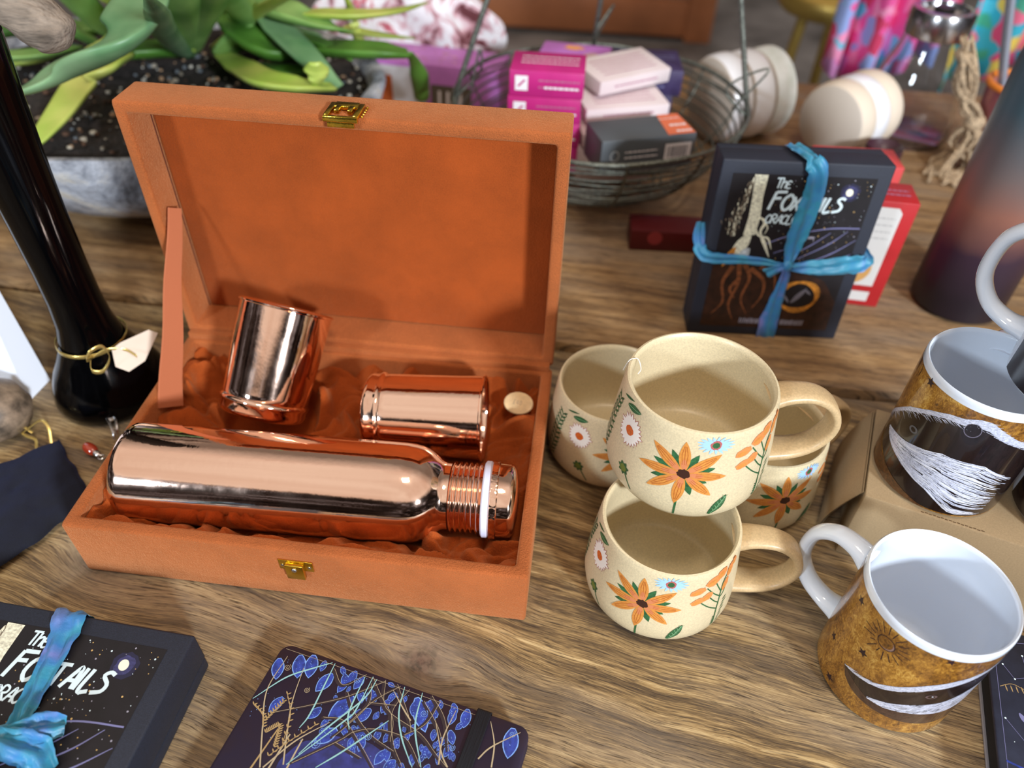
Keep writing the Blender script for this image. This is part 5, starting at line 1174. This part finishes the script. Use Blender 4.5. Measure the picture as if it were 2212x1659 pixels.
# glass jar with steel cap
gj = empty('glass_bottle', (.7400, .8150, .0003), label='clear glass bottle with grooved steel cap standing at the back right', cat='bottle')
GLS = mat('clear_glass', (250, 252, 255), .02, trans=1., ior=1.45)
g1 = MB(); g1.lathe([(0, 0), (.058, 0), (.062, .004), (.062, .030), (.056, .065), (.046, .098), (.038, .118), (.036, .130), (.0345, .130), (.0365, .117), (.0445, .097), (.0545, .064), (.0602, .030), (.0600, .006), (.057, .003), (0, .003)], GLS, None, 64); g1.build('glass_body', gj, 60)
g2 = MB(); n_ = 28
g2.lathe([(.034, .131), (.0385, .131), (.039, .1325), (.039, .158), (.037, .162), (.030, .163), (.028, .156), (0, .155)], STEEL, None, 14); g2.lathe([(0, .156), (.012, .156), (.013, .162), (.010, .164), (0, .164)], mat('black_valve', (16, 16, 18), .3), None, 20)
g2.build('steel_cap', gj, 30)
# cup holding a grey-handled utensil
cu = empty('orange_rim_cup', (.8420, .7450, .0003), label='patterned purple cup with an orange rim at the right, behind the ombre flask', cat='cup')
u1 = MB(); u1.lathe([(0, 0), (.034, 0), (.036, .004), (.043, .098), (.041, .098), (.034, .006), (0, .005)], mat('purple_patterned_glaze', (120, 50, 80), .4, col2=(196, 130, 110), vscale=70, stretch=(1, 1, .3)), None, 48); ub = u1.build('cup_body', cu, 60)
u2 = MB(); u2.tube([(.043*cos(2*pi*k/40), .043*sin(2*pi*k/40), .0995) for k in range(41)], .0042, mat('orange_glaze', (222, 128, 44), .35), 10, caps=False); u2.build('cup_rim', cu, 180)
u3 = MB(); u3.tube([(0, 0, 0), (-.012, .001, .05), (-.036, .004, .12), (-.075, .008, .24)], [.006, .0075, .0085, .0085], mat('grey_handle', (150, 156, 170), .45, .3), 12, flat=.55); o = u3.build('utensil_handle', None, 60); o.location = (.840, .750, .012); tag(o, 'flat grey utensil handle standing in the orange rim cup', 'utensil')
# twine
TW = mat('jute_twine', (176, 154, 126), .9, var=.35, vscale=300, bump=.6, bscale=500)
tw = empty('twine_bundle', (.785, .715, 0), label='bundle of knotted beige twine hanging beside the glass bottle, back right', cat='twine'); random.seed(41)
for k in range(22):
    j = lambda s_: random.uniform(-s_, s_)
    m_ = MB(); m_.tube(bez([(-.045+j(.008), j(.012), .150+j(.01)), (-.030+j(.012), j(.012), .110+j(.01)), (-.012+j(.012), j(.010), .078+j(.006)), (.000+j(.004), j(.004), .062+j(.004)), (.004+j(.02), j(.016), .035+j(.008)), (j(.035), -.01+j(.02), .004), (-.02+j(.03), -.04+j(.02), .0032)], 26), [random.uniform(.0014, .0028)]*27, TW, 6); m_.build('twine_strand', tw, 180)
m_ = MB(); m_.ball((.001, 0, .062), (.013, .012, .011), TW, 14); m_.build('knot', tw, 180)
# ombre flask
m, t, b, co = new_mat('ombre_lacquer', Roughness=.42, Coat_Weight=.12, Coat_Roughness=.2)
zc = t.m('ADD', t.sep(co)[2], t.m('MULTIPLY', t.m('SUBTRACT', t.noise(co, 22, 2), .5), .03))
t.l.new(t.ramp(t.mapr(zc, 0, .3), [(.08, (22, 14, 28)), (.24, (52, 34, 50)), (.38, (138, 92, 78)), (.5, (112, 98, 96)), (.68, (68, 92, 104)), (1, (44, 70, 88))]), b.inputs['Base Color'])
t.l.new(t.bump(t.noise(co, 900, 2), .2, .0004), b.inputs['Normal'])
fl = MB(); fl.lathe([(0, .0004), (.038, .0004), (.0425, .004), (.0430, .010), (.0430, .235), (.041, .250), (.030, .268), (.024, .275), (.024, .295), (0, .296)], m, None, 72); o = fl.build('ombre_flask'); o.location = (.6954, .4114, 0); tag(o, 'tall matte flask fading from teal to peach to dark purple, right edge', 'flask')
# floral fabric bag
m, t, b, co = new_mat('floral_print_cloth', Roughness=.8)
t.l.new(t.ramp(t.noise(co, 26, 3, .6, .8), [(.36, (92, 40, 46)), (.42, (196, 150, 160)), (.5, (226, 226, 232)), (.6, (232, 232, 238)), (.66, (190, 70, 90)), (.72, (150, 170, 180))]), b.inputs['Base Color'])
fb = MB()
def bag(u, v):
    a_ = 2*pi*u; zz_ = v; k_ = sin(pi*min(1, .12+v*.86))**.5; r_ = 1+.13*sin(a_*7+v*5)+.08*mnoise.noise(Vector((cos(a_)*3, sin(a_)*3, v*4)))
    return (.135*cos(a_)*k_*r_, .045*sin(a_)*k_*r_, .135*zz_)
fb.grid(bag, 80, 26, m, cu=True); fb.f.append([i*26 for i in range(80)]); fb.m.append(0); fb.f.append([i*26+25 for i in range(80)][::-1]); fb.m.append(0)
o = fb.build('fabric_bag', None, 180); o.location = (.0250, .915, .0003); tag(o, 'crumpled white and pink floral cloth bag at the back, behind the aloe tips', 'bag')
# ================================================================== FAR BACKGROUND
def cloth(name, x0, x1, z0, z1, y, label, seed, pal):
    m, t, b, co = new_mat('bright_print_'+name+str(seed), Roughness=.8)
    v = t.new('ShaderNodeTexVoronoi', {'Vector': co, 'Scale': 38.0}); v.inputs['Randomness'].default_value = 1
    t.l.new(t.ramp(t.sep(v.outputs['Color'])[0], pal, 'CONSTANT'), b.inputs['Base Color'])
    mb = MB(); mb.grid(lambda u, w_: (lerp(x0, x1, u)-x0+.01*mnoise.noise(Vector((w_*4, seed, 0))), .03*sin(u*22+seed)+.015*sin(u*9+w_*3), lerp(z0, z1, w_)+.03*sin(u*6+seed)*(1-w_)), 70, 14, m)
    o = mb.build(name, None, 180, recalc=False); sd_ = o.modifiers.new('s', 'SOLIDIFY'); sd_.thickness = .004; o.location = (x0, y, 0); tag(o, label, 'scarf', 'printed scarves on the rail')
cloth('hanging_scarf', .735, .93, -.07, .72, 1.25, 'pink and blue printed scarf hanging behind the glass bottle', 3, [(0, (236, 90, 160)), (.2, (150, 170, 226)), (.38, (226, 150, 206)), (.55, (120, 190, 216)), (.7, (206, 60, 100)), (.85, (244, 150, 190))])
cloth('hanging_scarf', .985, 1.28, -.10, .72, 1.32, 'turquoise, pink and yellow printed scarf hanging at the top right edge', 5, [(0, (60, 184, 210)), (.25, (236, 80, 130)), (.4, (238, 206, 90)), (.55, (90, 200, 220)), (.7, (240, 120, 150)), (.85, (80, 180, 150))])
rl = empty('clothes_rail', (1.0, 1.285, -.75), label='steel clothes rail carrying the printed scarves', cat='rail')
r_ = MB(); r_.tube([(-.45, 0, 1.475), (1.1, 0, 1.475)], .012, STEEL, 12); r_.build('rail_bar', rl, 60)
for x_ in (1.06,):
    r_ = MB(); r_.tube([(x_, 0, .001), (x_, 0, 1.475)], .014, STEEL, 12); r_.build('rail_post', rl, 60)
    r_ = MB(); r_.tube([(x_, -.3, .016), (x_, .3, .016)], .015, STEEL, 12); r_.build('rail_foot', rl, 60)
sto = empty('brass_stool', (.86, 1.72, -.75), label='round brass stool standing on the floor beyond the table', cat='stool')
BR2 = mat('aged_brass', (188, 158, 82), .4, .7)
s_ = MB(); s_.lathe([(0, .650), (.125, .650), (.135, .660), (.135, .690), (.12, .705), (0, .708)], BR2, None, 48); s_.build('seat', sto, 50)
for a_ in (195, 315, 75):
    s_ = MB(); c_, d_ = cos(radians(a_)), sin(radians(a_)); s_.tube([(c_*.075, d_*.075, .652), (c_*.13+.0, d_*.13, .001)], .013, BR2, 12); s_.build('leg', sto, 60)
cbn = empty('wooden_cabinet', (.1, 3.45, -.75), label='brown wooden cabinet with an orange corner post far behind', cat='cabinet')
CBW = mat('brown_cabinet_wood', (158, 120, 94), .6, var=.15, vscale=3, stretch=(1, 1, 6)); ORW = mat('orange_brown_wood', (168, 104, 64), .55, var=.12, vscale=4)
s_ = MB(); s_.box((-.9, 0, .10), (.60, .5, 1.3), CBW, .004); s_.build('front_panel', cbn)
s_ = MB(); s_.box((-.9, -.03, .02), (.60, .0, .17), ORW, .004); s_.build('bottom_rail', cbn)
s_ = MB(); s_.box((.60, -.04, .001), (.72, .5, 1.3), ORW, .006); s_.build('corner_post', cbn)
